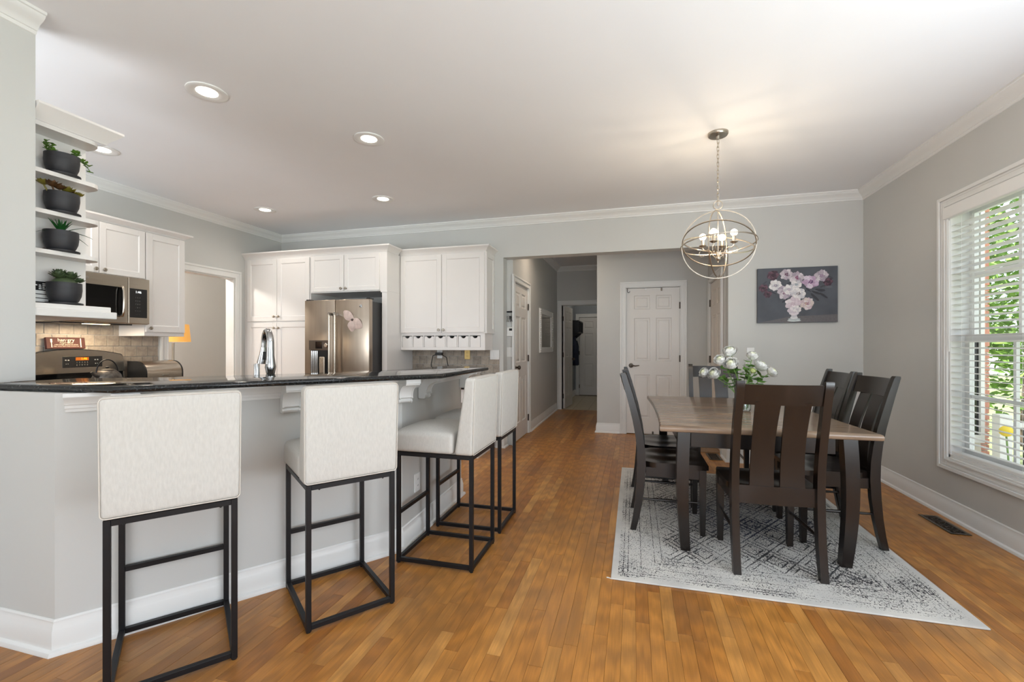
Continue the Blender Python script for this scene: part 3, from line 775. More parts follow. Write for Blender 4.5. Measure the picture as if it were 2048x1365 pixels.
so = thing('soap_dispenser', 'short slim chrome post left of the faucet behind the bar', 'dispenser', (sp.x, sp.y, .911))
mb = MB(); mb.lathe([(.0001, 0), (.016, 0), (.016, .20), (.014, .2055), (.0001, .2055)], 18); mb.build('post', CHROME, so, smooth=40)
mb = MB(); mb.lathe([(.0001, 0), (.021, 0), (.021, .008), (.017, .012), (.0001, .012)], 18); mb.build('collar', CHROME, so, smooth=40)

# ------------------------------------------------------------------ cabinets
def shaker(mb, w, h, t=.019, st=.058, rec=.007, bead=True):
    """front faces -y at y=-t"""
    mb.box(0, st, -t, 0, 0, h, .0015, 1); mb.box(w - st, w, -t, 0, 0, h, .0015, 1)
    mb.box(st, w - st, -t, 0, 0, st, .0015, 1); mb.box(st, w - st, -t, 0, h - st, h, .0015, 1)
    rings = []
    for ins, dp in ((0, -t + .0015), (.006, -t + rec)):
        rings.append([(st + ins, dp, st + ins), (w - st - ins, dp, st + ins), (w - st - ins, dp, h - st - ins), (st + ins, dp, h - st - ins)])
    mb.loft(rings, True, False); mb.add(rings[-1], [(0, 1, 2, 3)])
    return mb
def knob_mb(x, z, y=-.019):
    mb = MB(); mb.lathe([(.006, 0), (.006, .012), (.014, .016), (.016, .022), (.013, .028), (.0001, .030)], 16, M=T(x, y, z) @ Matrix.Rotation(R(90), 4, 'X')); return mb
def cab_door(parent, M, w, h, knob=None, st=.058):
    mb = shaker(MB(), w, h, st=st); mb.v = [tuple(M @ Vector(p)) for p in mb.v]
    d = mb.build('door', CAB, parent, world=True)
    if knob:
        k = knob_mb(*knob); k.v = [tuple(M @ Vector(p)) for p in k.v]; k.build('knob', NICKEL, d, world=True, smooth=40)
    return d
def cabcrown(mb, path, z0, z1, dep=.055):
    mb.sweep([(0, z0), (-.006, z0), (-.010, z0 + .012), (-dep * .55, z0 + (z1 - z0) * .55), (-dep, z1 - .014), (-dep, z1), (0, z1)], path)

# pantry + fridge surround on back wall
YF = 4.514; XP = -2.711
c = thing('pantry_cabinet', 'tall white shaker pantry cabinet in the back corner left of the refrigerator', 'cabinet', (-4.2, 4.8, 0))
mb = MB(); mb.box(XL + .003, -3.735, YF, YB - .002, .10, 2.30); mb.box(XL + .003, -3.735, YF + .06, YB - .002, 0, .10); mb.build('body', CAB, c, world=True)
for (a, b, z0, z1, k) in ((-4.665, -4.216, 1.525, 2.283, (.42, .055)), (-4.210, -3.745, 1.525, 2.283, (.030, .055)), (-4.665, -4.216, .12, 1.508, (.42, 1.32)), (-4.210, -3.745, .12, 1.508, (.030, 1.32))):
    cab_door(c, T(a, YF, z0), b - a, z1 - z0, k)
c = thing('fridge_surround', 'white panel and two-door bridge cabinet over the stainless refrigerator', 'cabinet', (-3.2, 4.8, 0))
mb = MB(); mb.box(-3.732, XP, YF, YB - .002, 1.85, 2.30); mb.box(-2.775, XP, YF, YB - .002, 0, 1.849); mb.build('body', CAB, c, world=True)
cab_door(c, T(-3.722, YF, 1.862), .452, .425, (.425, .030), .05); cab_door(c, T(-3.262, YF, 1.862), .462, .425, (.028, .030), .05)
mb = MB(); cabcrown(mb, [(XL + .003, YF), (XP, YF), (XP, 4.762)], 2.30, 2.372); cr = mb.build('crown', CAB, c, world=True, smooth=30)
mb = MB(); mb.box(-2.790, XP + .004, YF - .004, YF, 1.835, 1.85); mb.build('face_trim', CAB, c, world=True)

# upper cabinet of the desk nook
YU = 4.818; XE = -1.63
c = thing('desk_wall_cabinet', 'white two-door wall cabinet with a row of seven cubby drawers over the desk nook', 'cabinet', (-2.17, 4.97, 1.175))
mb = MB(); mb.box(XP + .002, XE, YU, YB - .002, 1.365, 2.30)
mb.box(XP + .002, XE - .012, YU + .010, YB - .002, 1.172, 1.205); mb.box(XP + .002, XE - .012, YU + .010, YB - .002, 1.342, 1.365); mb.box(XP + .002, XE - .012, YB - .03, YB - .002, 1.205, 1.342)
n = 7; x0 = XP + .012; x1 = XE - .060; pw = (x1 - x0) / n
for i in range(n + 1):
    xx = x0 + i * pw; mb.box(xx - .006 if i else XP + .002, xx + .006 if i < n else XE - .012, YU + .010, YB - .031, 1.205, 1.342)
mb.build('body', CAB, c, world=True)
mb = MB(); mb.box(XP + .01, XE - .02, YB - .09, YB - .032, 1.206, 1.341); mb.build('cubby_shade', DARKGAP, c, world=True)  # near-black panel paints the shade inside the white cubbies
cab_door(c, T(XP + .012, YU, 1.378), .528, .912, (.500, .030)); cab_door(c, T(XP + .546, YU, 1.378), .524, .912, (.026, .030))
for i in range(n):
    a = x0 + i * pw + .011; b = x0 + (i + 1) * pw - .011; mid = (a + b) / 2; zt = 1.334
    pts = [(a, 1.206), (b, 1.206), (b, zt)] + [(mid + .030 * math.cos(PI * k / 8), zt - .024 * math.sin(PI * k / 8)) for k in range(9)] + [(a, zt)]
    mb = MB(); mb.prism(pts, 'y', YU + .013, YU + .025); mb.box(a, b, YU + .026, YB - .1, 1.206, 1.215)
    mb.build('drawer', CAB, c, world=True)
mb = MB(); cabcrown(mb, [(XP + .003, YU), (XE, YU), (XE, YB - .002)], 2.30, 2.370); mb.build('crown', CAB, c, world=True, smooth=30)
mb = MB(); mb.box(XE, XE + .012, YU, YU + .05, 1.365, 2.30); mb.box(XE, XE + .012, YB - .052, YB - .002, 1.365, 2.30); mb.box(XE, XE + .012, YU + .05, YB - .052, 1.365, 1.42); mb.box(XE, XE + .012, YU + .05, YB - .052, 2.24, 2.30)
mb.build('end_panel', CAB, c, world=True)

# desk
c = thing('desk_cabinet', 'white drawer unit with dark granite desk top in the nook by the hall', 'desk', (-2.1, 4.8, 0))
mb = MB(); mb.box(XP + .004, -2.25, 4.56, YB - .03, 0, .745); mb.box(-2.25, -1.80, 4.56, YB - .03, .60, .745); mb.box(-1.80, -1.63, 4.56, YB - .03, 0, .745); mb.build('body', CAB, c, world=True)
rounded_slab('counter_slab', [(XP + .004 + 2.1, 4.52 - 4.8), (-1.61 + 2.1, 4.52 - 4.8), (-1.61 + 2.1, YB - .003 - 4.8), (XP + .004 + 2.1, YB - .003 - 4.8)], .746, .79, GRANITE, .008, c)
for i, z0 in enumerate((.60, .40, .10)):
    hgt = (.13, .18, .28)[i]
    mb = MB(); mb.box(-1.785, -1.645, 4.54, 4.559, z0, z0 + hgt, .003, 1); d = mb.build('drawer', CAB, c, world=True)
    k = knob_mb(-1.715, z0 + hgt / 2, 4.54); k.build('knob', NICKEL, d, world=True, smooth=40)

# backsplash tiles: children of the walls
def tile_field(parent, axis, pos, a0, a1, z0, z1, s=.102, g=.004):
    tm = MB(); tm.box(-(s - g) / 2, (s - g) / 2, 0, .008, -(s - g) / 2, (s - g) / 2, .002, 1)
    meshes = {}
    r = 0; z = z0
    while z < z1 - .02:
        h = min(s, z1 - z); a = a0 - (s / 2 if r % 2 else 0)
        while a < a1 - .005:
            b0 = max(a, a0); b1 = min(a + s, a1)
            if b1 - b0 > .015:
                key = (round(b1 - b0, 3), round(h, 3))
                ww = b1 - b0 - g; hh = h - g
                if key not in meshes:
                    t = MB(); t.box(-ww / 2, ww / 2, 0, .007, -hh / 2, hh / 2, .002, 1); o = t.build('tile', TUMB, parent); meshes[key] = o
                else: o = meshes[key].copy(); C.objects.link(o)
                zc = z + h / 2; ac = (b0 + b1) / 2; dj = random.uniform(-.0008, .0008)
                if axis == 'x': o.location = (ac, pos - .0075 + dj, zc)
                else: o.location = (pos + .0075 + dj, ac, zc); o.rotation_euler = (0, 0, R(90))
            a += s
        z += s; r += 1
tile_field(wall_back, 'x', YB, XP + .002, -1.556, .79, 1.172)
tile_field(wall_left, 'y', XL, 2.33, 3.455, .912, 1.42)

# left-wall kitchen run
XU = XL + .33
c = thing('wall_cabinet', 'white wall cabinet with two shaker doors over the microwave', 'cabinet', (XL + .16, 2.71, 1.83))
mb = MB(); mb.box(XL + .002, XU, 2.335, 3.088, 1.835, 2.285); mb.build('body', CAB, c, world=True)
ML = lambda y, z: T(XU, y, z) @ rotz(R(90))
cab_door(c, ML(2.34, 1.842), .374, .436, (.345, .030), .05); cab_door(c, ML(2.72, 1.842), .365, .436, (.030, .030), .05)
c2 = thing('wall_cabinet', 'tall narrow white single-door wall cabinet right of the microwave', 'cabinet', (XL + .16, 3.28, 1.32))
mb = MB(); mb.box(XL + .002, XU, 3.091, 3.470, 1.315, 2.285); mb.build('body', CAB, c2, world=True)
cab_door(c2, ML(3.096, 1.352), .368, .926, (.030, .035))
mb = MB(); cabcrown(mb, [(XU, 2.335), (XU, 3.470), (XL + .002, 3.470)], 2.285, 2.338); 
mb2 = MB(); cabcrown(mb2, [(XU, 2.335), (XU, 3.0895)], 2.285, 2.338); mb2.build('crown', CAB, c, world=True, smooth=30)
mb2 = MB(); cabcrown(mb2, [(XU, 3.0905), (XU, 3.470), (XL + .002, 3.470)], 2.285, 2.338); mb2.build('crown', CAB, c2, world=True, smooth=30)
# microwave
XM = XL + .40
mw = thing('microwave', 'stainless over-the-range microwave with black glass door', 'microwave', (XL + .2, 2.715, 1.415))
mb = MB(); mb.box(XL + .002, XM - .022, 2.338, 3.088, 1.415, 1.833); mb.build('body', STEEL, mw, world=True)
mb = MB(); mb.box(XM - .022, XM, 2.338, 2.905, 1.420, 1.830, .004); d = mb.build('door', STEEL, mw, world=True)
mb = MB(); mb.box(XM - .001, XM + .003, 2.36, 2.865, 1.475, 1.735, .006); mb.build('window', BLACKG, d, world=True)
mb = MB(); yy = 2.845
mb.tube([(XM, yy, 1.485), (XM + .03, yy, 1.485), (XM + .042, yy, 1.52), (XM + .046, yy, 1.61), (XM + .042, yy, 1.70), (XM + .03, yy, 1.735), (XM, yy, 1.735)], .011, 10); mb.build('handle', STEEL, d, world=True, smooth=50)
mb = MB(); mb.box(XM - .022, XM, 2.909, 3.088, 1.420, 1.830, .004); d = mb.build('control_side', STEEL, mw, world=True)
mb = MB(); mb.box(XM - .001, XM + .002, 2.92, 3.065, 1.475, 1.735, .005); cp = mb.build('control_panel', BLACKP, d, world=True)
WTXT = emat('display_white', (235, 240, 240), 1.6); AMB = emat('display_amber', (255, 160, 30), 1.3); GREYT = mat('printed_grey', (120, 118, 114), .6)
def wtext(name, body, size, parent, pos, m, tilt=0):
    rt = parent
    while rt.parent: rt = rt.parent
    M_ = T(*(Vector(pos) - rt.location)) @ rotz(R(90)) @ Matrix.Rotation(R(90 - tilt), 4, 'X')
    return text(name, body, size, parent, M_, m)
wtext('clock_digits', '1:46', .030, cp, (XM + .0025, 2.99, 1.705), WTXT)
k = 0
for j in range(6):
    wtext('key_legend', '%s  %s  %s' % tuple([('1', '2', '3'), ('4', '5', '6'), ('7', '8', '9'), ('-', '0', '+'), ('=', '=', '='), ('-', '-', '-')][j]), .016, cp, (XM + .0025, 2.985, 1.655 - j * .030), GREYT)
mb = MB(); mb.lathe([(.0001, 0), (.013, 0), (.013, .003), (.0001, .004)], 18, M=T(XM, 2.60, 1.785) @ Matrix.Rotation(R(90), 4, 'Y')); mb.build('badge', NICKEL, mw, world=True)
mb = MB(); mb.box(XL + .05, XM - .06, 2.45, 2.98, 1.407, 1.415); mb.build('grease_filter', BLACKM, mw, world=True)
mb = MB(); mb.box(XM - .10, XM - .05, 2.62, 2.80, 1.4025, 1.407, .002, 1); mb.build('cooktop_lamp', emat('hood_lamp', (255, 225, 180), 4), mw, world=True)
lamp('AREA', 'cooktop_light', (XM - .13, 2.70, 1.400), 6.5, (1, .80, .55), (0, 0, 0), shape='RECTANGLE', size=.08, size_y=.3)

# range
XRF = XL + .66
rg = thing('range', 'stainless range with black glass cooktop and arched control backguard', 'stove', (XL + .33, 2.715, 0))
mb = MB(); mb.box(XL + .09, XRF - .03, 2.338, 3.088, .03, .905); mb.build('body', BLACKM, rg, world=True)
mb = MB(); mb.box(XL + .012, XRF, 2.336, 3.090, .906, .925, .005); ct = mb.build('cooktop', BLACKG, rg, world=True)
for (dx, dy, r_) in ((.22, .19, .10), (.22, .56, .075), (.48, .19, .08), (.48, .56, .11)):
    mb = MB(); mb.tube([(XL + dx + r_ * math.cos(a), 2.338 + dy + r_ * math.sin(a), .9254) for a in [2 * PI * i / 32 for i in range(32)]], .0012, 4, True); mb.build('burner_ring', GREYT, ct, world=True)
mb = MB(); mb.box(XRF - .03, XRF, 2.34, 3.086, .20, .88, .006); d = mb.build('oven_door', STEEL, rg, world=True)
mb = MB(); mb.box(XRF - .001, XRF + .002, 2.47, 2.96, .40, .70, .004); mb.build('window', BLACKG, d, world=True)
mb = MB(); mb.tube([(XRF, 2.42, .83), (XRF + .045, 2.42, .83), (XRF + .045, 3.0, .83), (XRF, 3.0, .83)], .011, 10); mb.build('handle', STEEL, d, world=True, smooth=50)
def arch(ins=0):
    pts = [(2.338 + ins, .985 + ins * .5), (3.096 - ins, .985 + ins * .5), (3.080 - ins, 1.125)]
    for i in range(5): a = i / 4 * PI / 2; pts.append((3.042 - ins + .036 * math.cos(a), 1.128 + .024 * math.sin(a) - ins))
    for i in range(1, 12):
        t = i / 12; y = 3.04 - t * .65; pts.append((y, 1.152 - ins + .040 * (1 - ((y - 2.715) / .325) ** 2)))
    for i in range(5): a = PI / 2 + i / 4 * PI / 2; pts.append((2.388 + ins + .036 * math.cos(a), 1.128 + .024 * math.sin(a) - ins))
    pts.append((2.352 + ins, 1.125))
    return pts
mb = MB(); mb.prism(arch(), 'x', XL + .012, XL + .075); g = mb.build('backguard', BLACKP, rg, world=True)
# slight backward slope of the steel face
mb = MB(); mb.prism(arch(.006), 'x', XL + .0751, XL + .084); f_ = mb.build('backguard_face', STEEL, g, world=True)
mb = MB(); mb.box(XL + .02, XL + .07, 2.345, 3.085, .9255, .9849); mb.build('vent_strip', BLACKG, rg, world=True)
mb = MB(); mb.box(XL + .084, XL + .087, 2.615, 2.905, 1.035, 1.130, .010); cp = mb.build('control_panel', BLACKP, g, world=True)
mb = MB(); mb.box(XL + .087, XL + .0885, 2.705, 2.80, 1.095, 1.122); mb.build('amber_display', emat('amber_panel', (140, 74, 6), .4), cp, world=True)
XK = XL + .0889
wtext('key_legend', '1  2  3  4  5', .018, cp, (XK - .001, 2.752, 1.078), GREYT); wtext('key_legend', '6  7  8  9  0', .018, cp, (XK - .001, 2.752, 1.055), GREYT)
wtext('clock_digits', '1:46', .026, cp, (XK + .0003, 2.765, 1.109), AMB)
for (yy, zz, s_) in ((2.645, 1.098, '= ='), (2.645, 1.068, '- -'), (2.858, 1.098, '= ='), (2.858, 1.068, '- -')): wtext('key_legend', s_, .022, cp, (XK - .001, yy, zz), WHITEP)
# sign leaning on the backguard
sg = thing('hangry_sign', 'brown word sign reading hangry, leaning on the tiles above the stove', 'sign', (XL + .048, 2.66, 1.196))
tl = Matrix.Rotation(R(-9), 4, 'Y')
mb = MB(); mb.box(-.012, .012, -.135, .135, 0, .097, .002, 1, M=tl); pl = mb.build('plaque', SIGNM, sg)
MS = tl @ T(.0125, 0, 0) @ rotz(R(90)) @ Matrix.Rotation(R(90), 4, 'X')
def stext(b, s_, y, z): text('lettering', b, s_, pl, MS @ T(y, z, 0), CREAMT)
stext('han\u00b7gry', .040, 0, .073); stext("/'ha\u014bgr\u0113/ adjective", .0125, 0, .049); stext('a state of anger caused by lack of food;', .0105, 0, .034); stext('hunger causing a negative change in emotional state.', .0085, 0, .021)
mb = MB()
mb.prism([(-.104, .012), (-.098, .012), (-.099, .05), (-.095, .056), (-.095, .082), (-.107, .082), (-.107, .056), (-.103, .05)], 'x', .012, .0128, M=tl)
mb.build('fork_motif', CREAMT, pl)
mb = MB(); mb.prism([(.098, .012), (.105, .012), (.105, .05), (.107, .088), (.100, .088), (.098, .05)], 'x', .012, .0128, M=tl); mb.build('knife_motif', CREAMT, pl)
# kettle
kt = thing('tea_kettle', 'dimpled grey iron kettle with hoop handle on the cooktop', 'kettle', (XL + .47, 2.70, .926))
HAM = mat('hammered_iron', (92, 86, 80), .4, .7, var=.35, scale=60, bump=.8, bscale=90)
mb = MB(); mb.lathe([(.0001, 0), (.085, 0), (.096, .012), (.098, .03), (.086, .062), (.062, .085), (.048, .092), (.0001, .092)], 28); mb.build('body', HAM, kt, smooth=40)
mb = MB(); mb.lathe([(.050, .092), (.050, .097), (.02, .104), (.006, .106), (.012, .114), (.012, .122), (.0001, .126)], 20); mb.build('lid', HAM, kt, smooth=40)
mb = MB(); mb.tube([(.03, -.085, .045), (.035, -.115, .062), (.038, -.135, .085)], [.018, .013, .010], 10); mb.build('spout', HAM, kt, smooth=40)
mb = MB(); mb.tube([(0, -.075 * math.cos(PI * i / 12) * 1.05, .075 + .105 * math.sin(PI * i / 12)) for i in range(13)], .005, 8); mb.build('handle', BLACKM, kt, smooth=50)
# base cabinet and bread box
bc = thing('base_cabinet', 'white base cabinet with dark granite top right of the range', 'cabinet', (XL + .3, 3.28, 0))
mb = MB(); mb.box(XL + .002, XL + .60, 3.096, 3.47, .10, .879); mb.box(XL + .002, XL + .54, 3.096, 3.47, 0, .10); mb.build('body', CAB, bc, world=True)
MB2 = lambda y, z: T(XL + .60, y, z) @ rotz(R(90))
cab_door(bc, MB2(3.10, .12), .362, .56, (.33, .50)); cab_door(bc, MB2(3.10, .70), .362, .165, (.18, .08), .04)
rounded_slab('counter_slab', [(XL + .002 - bc.location.x, 3.093 - 3.28), (XL + .63 - bc.location.x, 3.093 - 3.28), (XL + .63 - bc.location.x, 3.475 - 3.28), (XL + .002 - bc.location.x, 3.475 - 3.28)], .88, .911, GRANITE, .008, bc)
bb = thing('bread_box', 'roll-top bread box, stainless lid with black ends, beside the range', 'bread box', (XL + .21, 3.285, .912))
def bprof(k):
    return [(-.12, 0), (.12, 0), (.12, .05)] + [(.12 - .13 + .13 * math.cos(a), .05 + .115 * math.sin(a)) for a in [PI / 2 * i / 8 for i in range(1, 9)]] + [(-.12, .165)]
for y0 in (-.178, .166):
    mb = MB(); mb.prism([(a, b) for a, b in bprof(0)], 'y', y0, y0 + .012); mb.build('end_cap', BLACKP, bb)
mb = MB(); mb.prism([(a * .985, b * .985) for a, b in bprof(0)], 'y', -.1655, .1655); mb.build('roll_lid', STEEL, bb, smooth=30)
mb = MB(); mb.box(.1195, .130, -.03, .03, .022, .034, .003); mb.build('pull', NICKEL, bb)
# small white outlet on the tiles at the left edge
def plate(name, label, cat, loc, rz, kind='outlet', m=None, w=.072, h=.116, gangs=1):
    t = thing(name, label, cat, loc, rz)
    mb = MB(); mb.box(-w / 2, w / 2, -.006, 0, -h / 2, h / 2, .003); mb.build('cover_plate', m or WHITEP, t)
    if kind == 'outlet':
        for z in (-.02, .02):
            mb = MB(); mb.box(-.014, .014, -.0085, -.006, z - .014, z + .014, .003); q = mb.build('receptacle', m or WHITEP, t)
            mb = MB()
            for xx in (-.006, .006): mb.box(xx - .0012, xx + .0012, -.0089, -.0085, z - .004, z + .006)
            mb.build('slot', DARKGAP, q)
    else:
        for g in range(gangs):
            xx = (g - (gangs - 1) / 2) * .046
            mb = MB(); mb.box(xx - .016, xx + .016, -.0095, -.006, -.033, .033, .002); mb.build('rocker', m or WHITEP, t)
    return t
plate('outlet', 'white outlet plate on the tiles left of the range, under the shelf', 'outlet', (XL + .0095, 2.435, 1.335), R(90))
plate('outlet', 'white outlet on the grey bar wall behind the third stool', 'outlet', (-1.3462 - .0, 2.60, .345), R(90), w=.075)
plate('outlet', 'white outlet with black plug on the desk nook tiles', 'outlet', (-2.33, YB - .0095, 1.125), 0)
plate('outlet', 'tan outlet plate in the middle of the desk nook tiles', 'outlet', (-1.965, YB - .0095, 1.115), 0, m=BRASSP)
plate('light_switch', 'white two-rocker switch plate at the right end of the nook tiles', 'switch', (-1.615, YB - .0095, 1.115), 0, 'switch', w=.116, gangs=2)
plate('light_switch', 'white switch plate on the wall under the flower painting', 'switch', (1.168, YB, 1.145), 0, 'switch')
plate('light_switch', 'white switch plate below the thermostat by the hall door', 'switch', (-1.474, 5.2795, 1.145), 0, 'switch')
t = thing('thermostat', 'small white thermostat with tiny dark display beside the hall door', 'thermostat', (-1.465, 5.2795, 1.395))
mb = MB(); mb.box(-.042, .042, -.028, 0, -.055, .055, .005); bd = mb.build('housing', WHITEP, t)
mb = MB(); mb.box(-.010, .028, -.0295, -.028, .012, .040); mb.build('display', BLACKP, t)
t = thing('key_rack', 'black key rack with hooks on the strip of wall left of the hall door', 'key rack', (-1.470, 5.2795, 1.64))
mb = MB(); mb.box(-.045, .045, -.012, 0, -.010, .010, .003); mb.build('bar', BLACKM, t)
for xx in (-.03, 0, .03):
    mb = MB(); mb.tube([(xx, -.012, 0), (xx, -.03, -.006), (xx, -.034, .004)], .003, 6); mb.build('hook', BLACKM, t)
for i, xx in enumerate((-.02, .012)):
    k = thing('key_ring', ['bunch of silver keys hanging at the left of the black key rack', 'black key fob bunch hanging at the right of the key rack'][i], 'keys', (-1.47 + xx, 5.25, 1.60))
    mb = MB(); mb.tube([(.014 * math.cos(a), 0, .014 * math.sin(a)) for a in [2 * PI * j / 14 for j in range(14)]], .0016, 5, True); mb.build('ring', CHROME, k)
    for j in range(3):
        mb = MB(); M_ = Matrix.Rotation(R(-16 + 14 * j), 4, 'Y') @ T(0, .003 * j - .004, 0)
        mb.box(-.010, .010, -.0012, .0012, -.040, -.014, .001, 1, M=M_); mb.box(-.004, .004, -.001, .001, -.085, -.040, .0008, 1, M=M_); mb.build('key', BLACKP if i else CHROME, k)
# charger cord in the nook
mb = MB()
mb.tube([(-2.35, 5.08, 1.12), (-2.40, 5.06, 1.10), (-2.415, 5.04, 1.0), (-2.39, 5.02, .90), (-2.37, 4.98, .80)], .005, 6)
mb.tube([(-2.31, 5.08, 1.12), (-2.22, 5.06, 1.08), (-2.19, 5.04, .98), (-2.21, 5.02, .86), (-2.25, 4.98, .80)], .005, 6)
mb.box(-2.375, -2.285, 5.07, 5.105, 1.105, 1.140, .006); mb.tube([(-2.37, 4.98, .797), (-2.3, 4.94, .797), (-2.25, 4.98, .797)], .005, 6)
o = mb.build('charger_cord', BLACKP); tag(o, 'black charger with looping cord plugged in at the desk nook', 'cord')

# refrigerator
fx0, fx1, fy = -3.632, -2.792, 4.285
fr = thing('refrigerator', 'stainless french-door refrigerator with twin bar handles and water dispenser', 'refrigerator', ((fx0 + fx1) / 2, 4.7, 0))
mb = MB(); mb.box(fx0 + .012, fx1 - .012, fy + .075, 5.06, .02, 1.715); mb.build('cabinet', mat('fridge_grey', (66, 66, 67), .5), fr, world=True)
mid = (fx0 + fx1) / 2 - .013
FST = mat('brushed_stainless', (176, 162, 147), .28, 1, var=.07, scale=3, stretch=(6, 6, .4), bump=.03, bscale=8)
mb = MB(); mb.box(fx0, mid - .003, fy, fy + .07, .62, 1.738, .008, 3); dl = mb.build('door', FST, fr, world=True, smooth=35)
mb = MB(); mb.box(mid + .003, fx1, fy, fy + .07, .62, 1.738, .008, 3); dr_ = mb.build('door', FST, fr, world=True, smooth=35)
mb = MB(); mb.box(fx0, fx1, fy, fy + .07, .06, .61, .008, 3); dz = mb.build('freezer_drawer', FST, fr, world=True, smooth=35)
for (xx, dd) in ((mid - .036, dl), (mid + .036, dr_)):
    mb = MB(); yy = fy - .055
    mb.tube([(xx, yy, .78), (xx, yy, 1.58)], .013, 12); mb.build('handle', STEEL, dd, world=True, smooth=40)
    mb = MB()
    for z0 in (.785, 1.575): mb.box(xx - .012, xx + .012, yy - .012, fy, z0 - .016, z0 + .016, .004)
    mb.build('handle_bracket', CHROME, dd, world=True)
mb = MB(); mb.tube([(fx0 + .12, fy - .055, .54), (fx1 - .12, fy - .055, .54)], .013, 12); mb.box(fx0 + .12, fx0 + .15, fy - .06, fy, .525, .555); mb.box(fx1 - .15, fx1 - .12, fy - .06, fy, .525, .555); mb.build('handle', STEEL, dz, world=True, smooth=40)
dx0, dx1 = fx0 + .062, fx0 + .345
mb = MB(); mb.box(dx0, dx1, fy - .006, fy + .001, 1.175, 1.285, .004); p_ = mb.build('dispenser_panel', PEWTER, fr, world=True)
mb = MB(); mb.box(dx0 + .09, dx0 + .18, fy - .0085, fy - .0061, 1.19, 1.27, .002, 1); mb.build('display', BLACKG, p_, world=True)
mb = MB(); mb.lathe([(.0001, 0), (.024, 0), (.024, .012), (.02, .016), (.0001, .016)], 20, M=T(dx1 - .05, fy - .006, 1.228) @ Matrix.Rotation(R(90), 4, 'X')); mb.build('dial', CHROME, p_, world=True, smooth=40)
mb = MB(); mb.box(dx0 + .02, dx1 - .02, fy - .002, fy + .0005, .86, 1.174); mb.build('dispenser_recess', DARKGAP, fr, world=True)
mb = MB()
for i in range(4): mb.tube([(dx0 + .04 + i * .024, fy - .004, .87), (dx0 + .04 + i * .024, fy - .004, 1.165)], .011, 10)
mb.build('dispenser_ribs', CHROME, fr, world=True, smooth=40)
mb = MB(); mb.box(dx0 + .15, dx0 + .22, fy - .022, fy - .0021, .90, 1.10, .008); mb.build('dispenser_paddle', STEEL, fr, world=True)
mb = MB(); mb.lathe([(.0001, 0), (.018, 0), (.018, .003), (.0001, .005)], 20, M=T(fx1 - .105, fy, 1.66) @ Matrix.Rotation(R(90), 4, 'X')); mb.build('badge', CHROME, fr, world=True)
mb = MB(); mb.box(fx1 - .05, fx1 - .005, fy + .02, fy + .10, 1.7385, 1.752, .003); mb.box(fx0 + .005, fx0 + .05, fy + .02, fy + .10, 1.7385, 1.752, .003); mb.build('hinge_cover', BLACKP, fr, world=True)
# petal ornament on the fridge
orn = thing('petal_magnet', 'pale pink three-petal fabric ornament stuck on the right refrigerator door', 'ornament', (fx1 - .205, fy, 1.51))
PK = mat('ornament_fabric', (206, 186, 178), .7, var=.15, scale=25)
for (a, l, wd) in ((140, .150, .052), (-38, .145, .058), (-95, .130, .055)):
    pts = []
    rings = []
    for i in range(7):
        t_ = i / 6; ww = wd * math.sin(PI * (.12 + .80 * t_)) ; y_ = -.006 - .018 * math.sin(PI * t_)
        rings.append([(l * t_, y_ + .012, -ww), (l * t_, y_, 0), (l * t_, y_ + .012, ww), (l * t_, y_ + .015, 0)])
    mb = MB(); mb.loft(rings, True, True, M=Matrix.Rotation(R(-a), 4, 'Y')); mb.v = [(p[0], min(p[1], -.001), p[2]) for p in mb.v]; mb.build('petal', PK, orn, smooth=50)
mb = MB(); mb.ball((0, -.012, 0), .014, 12, 8); mb.build('button', PEWTER, orn, smooth=50)

# ------------------------------------------------------------------ open end shelf with pots
XB = -2.822; XSF = -2.700; YS0 = 1.402; YS1 = 1.692
sh = thing('corner_shelf', 'white open display shelf with rounded shelf ends on the end of the wall', 'shelf', (XB, YS0, 1.36))
mb = MB(); mb.box(XB - .30, XB, YS0, YS1, 1.425, 2.30); mb.build('back_panel', CAB, sh, world=True)
mb = MB(); mb.box(XB, XSF - .02, YS0, YS0 + .016, 1.425, 2.30); mb.build('side_panel', CAB, sh, world=True)
SHZ = []
def shelf_poly():
    pts = [(XB + .001, YS0 + .0165), (XSF, YS0 + .0165), (XSF, YS1 - .045)]
    for i in range(7): a = PI / 2 * i / 6; pts.append((XSF - .075 + .075 * math.cos(a), YS1 - .045 + .055 * math.sin(a)))
    pts += [(XB + .001, YS1 + .010)]
    return pts
for zt in (2.062, 1.872, 1.682):
    mb = MB(); mb.prism(shelf_poly(), 'z', zt - .020, zt); mb.build('shelf_board', CAB, sh, world=True)
mb = MB(); mb.prism(shelf_poly(), 'z', 2.262, 2.282); mb.build('top_board', CAB, sh, world=True)
mb = MB(); mb.sweep([(0, 2.2825), (-.004, 2.2825), (-.008, 2.292), (-.05, 2.338), (-.056, 2.345), (-.056, 2.356), (0, 2.356)], [(XB - .3, YS1 + .012), (XSF + .002, YS1 + .012), (XSF + .002, YS0)][::-1][::1] if False else [(XSF + .002, YS0 + .001), (XSF + .002, YS1 + .012), (XB - .3, YS1 + .012)])
mb.v = mb.v; mb.build('crown', CAB, sh, world=True, smooth=30)
mb = MB(); mb.box(XB - .30, XSF + .018, YS0, YS1 + .030, 1.398, 1.424, .003); mb.box(XB - .30, XSF + .035, YS0, YS1 + .048, 1.362, 1.3979, .004); mb.build('base_moulding', CAB, sh, world=True)
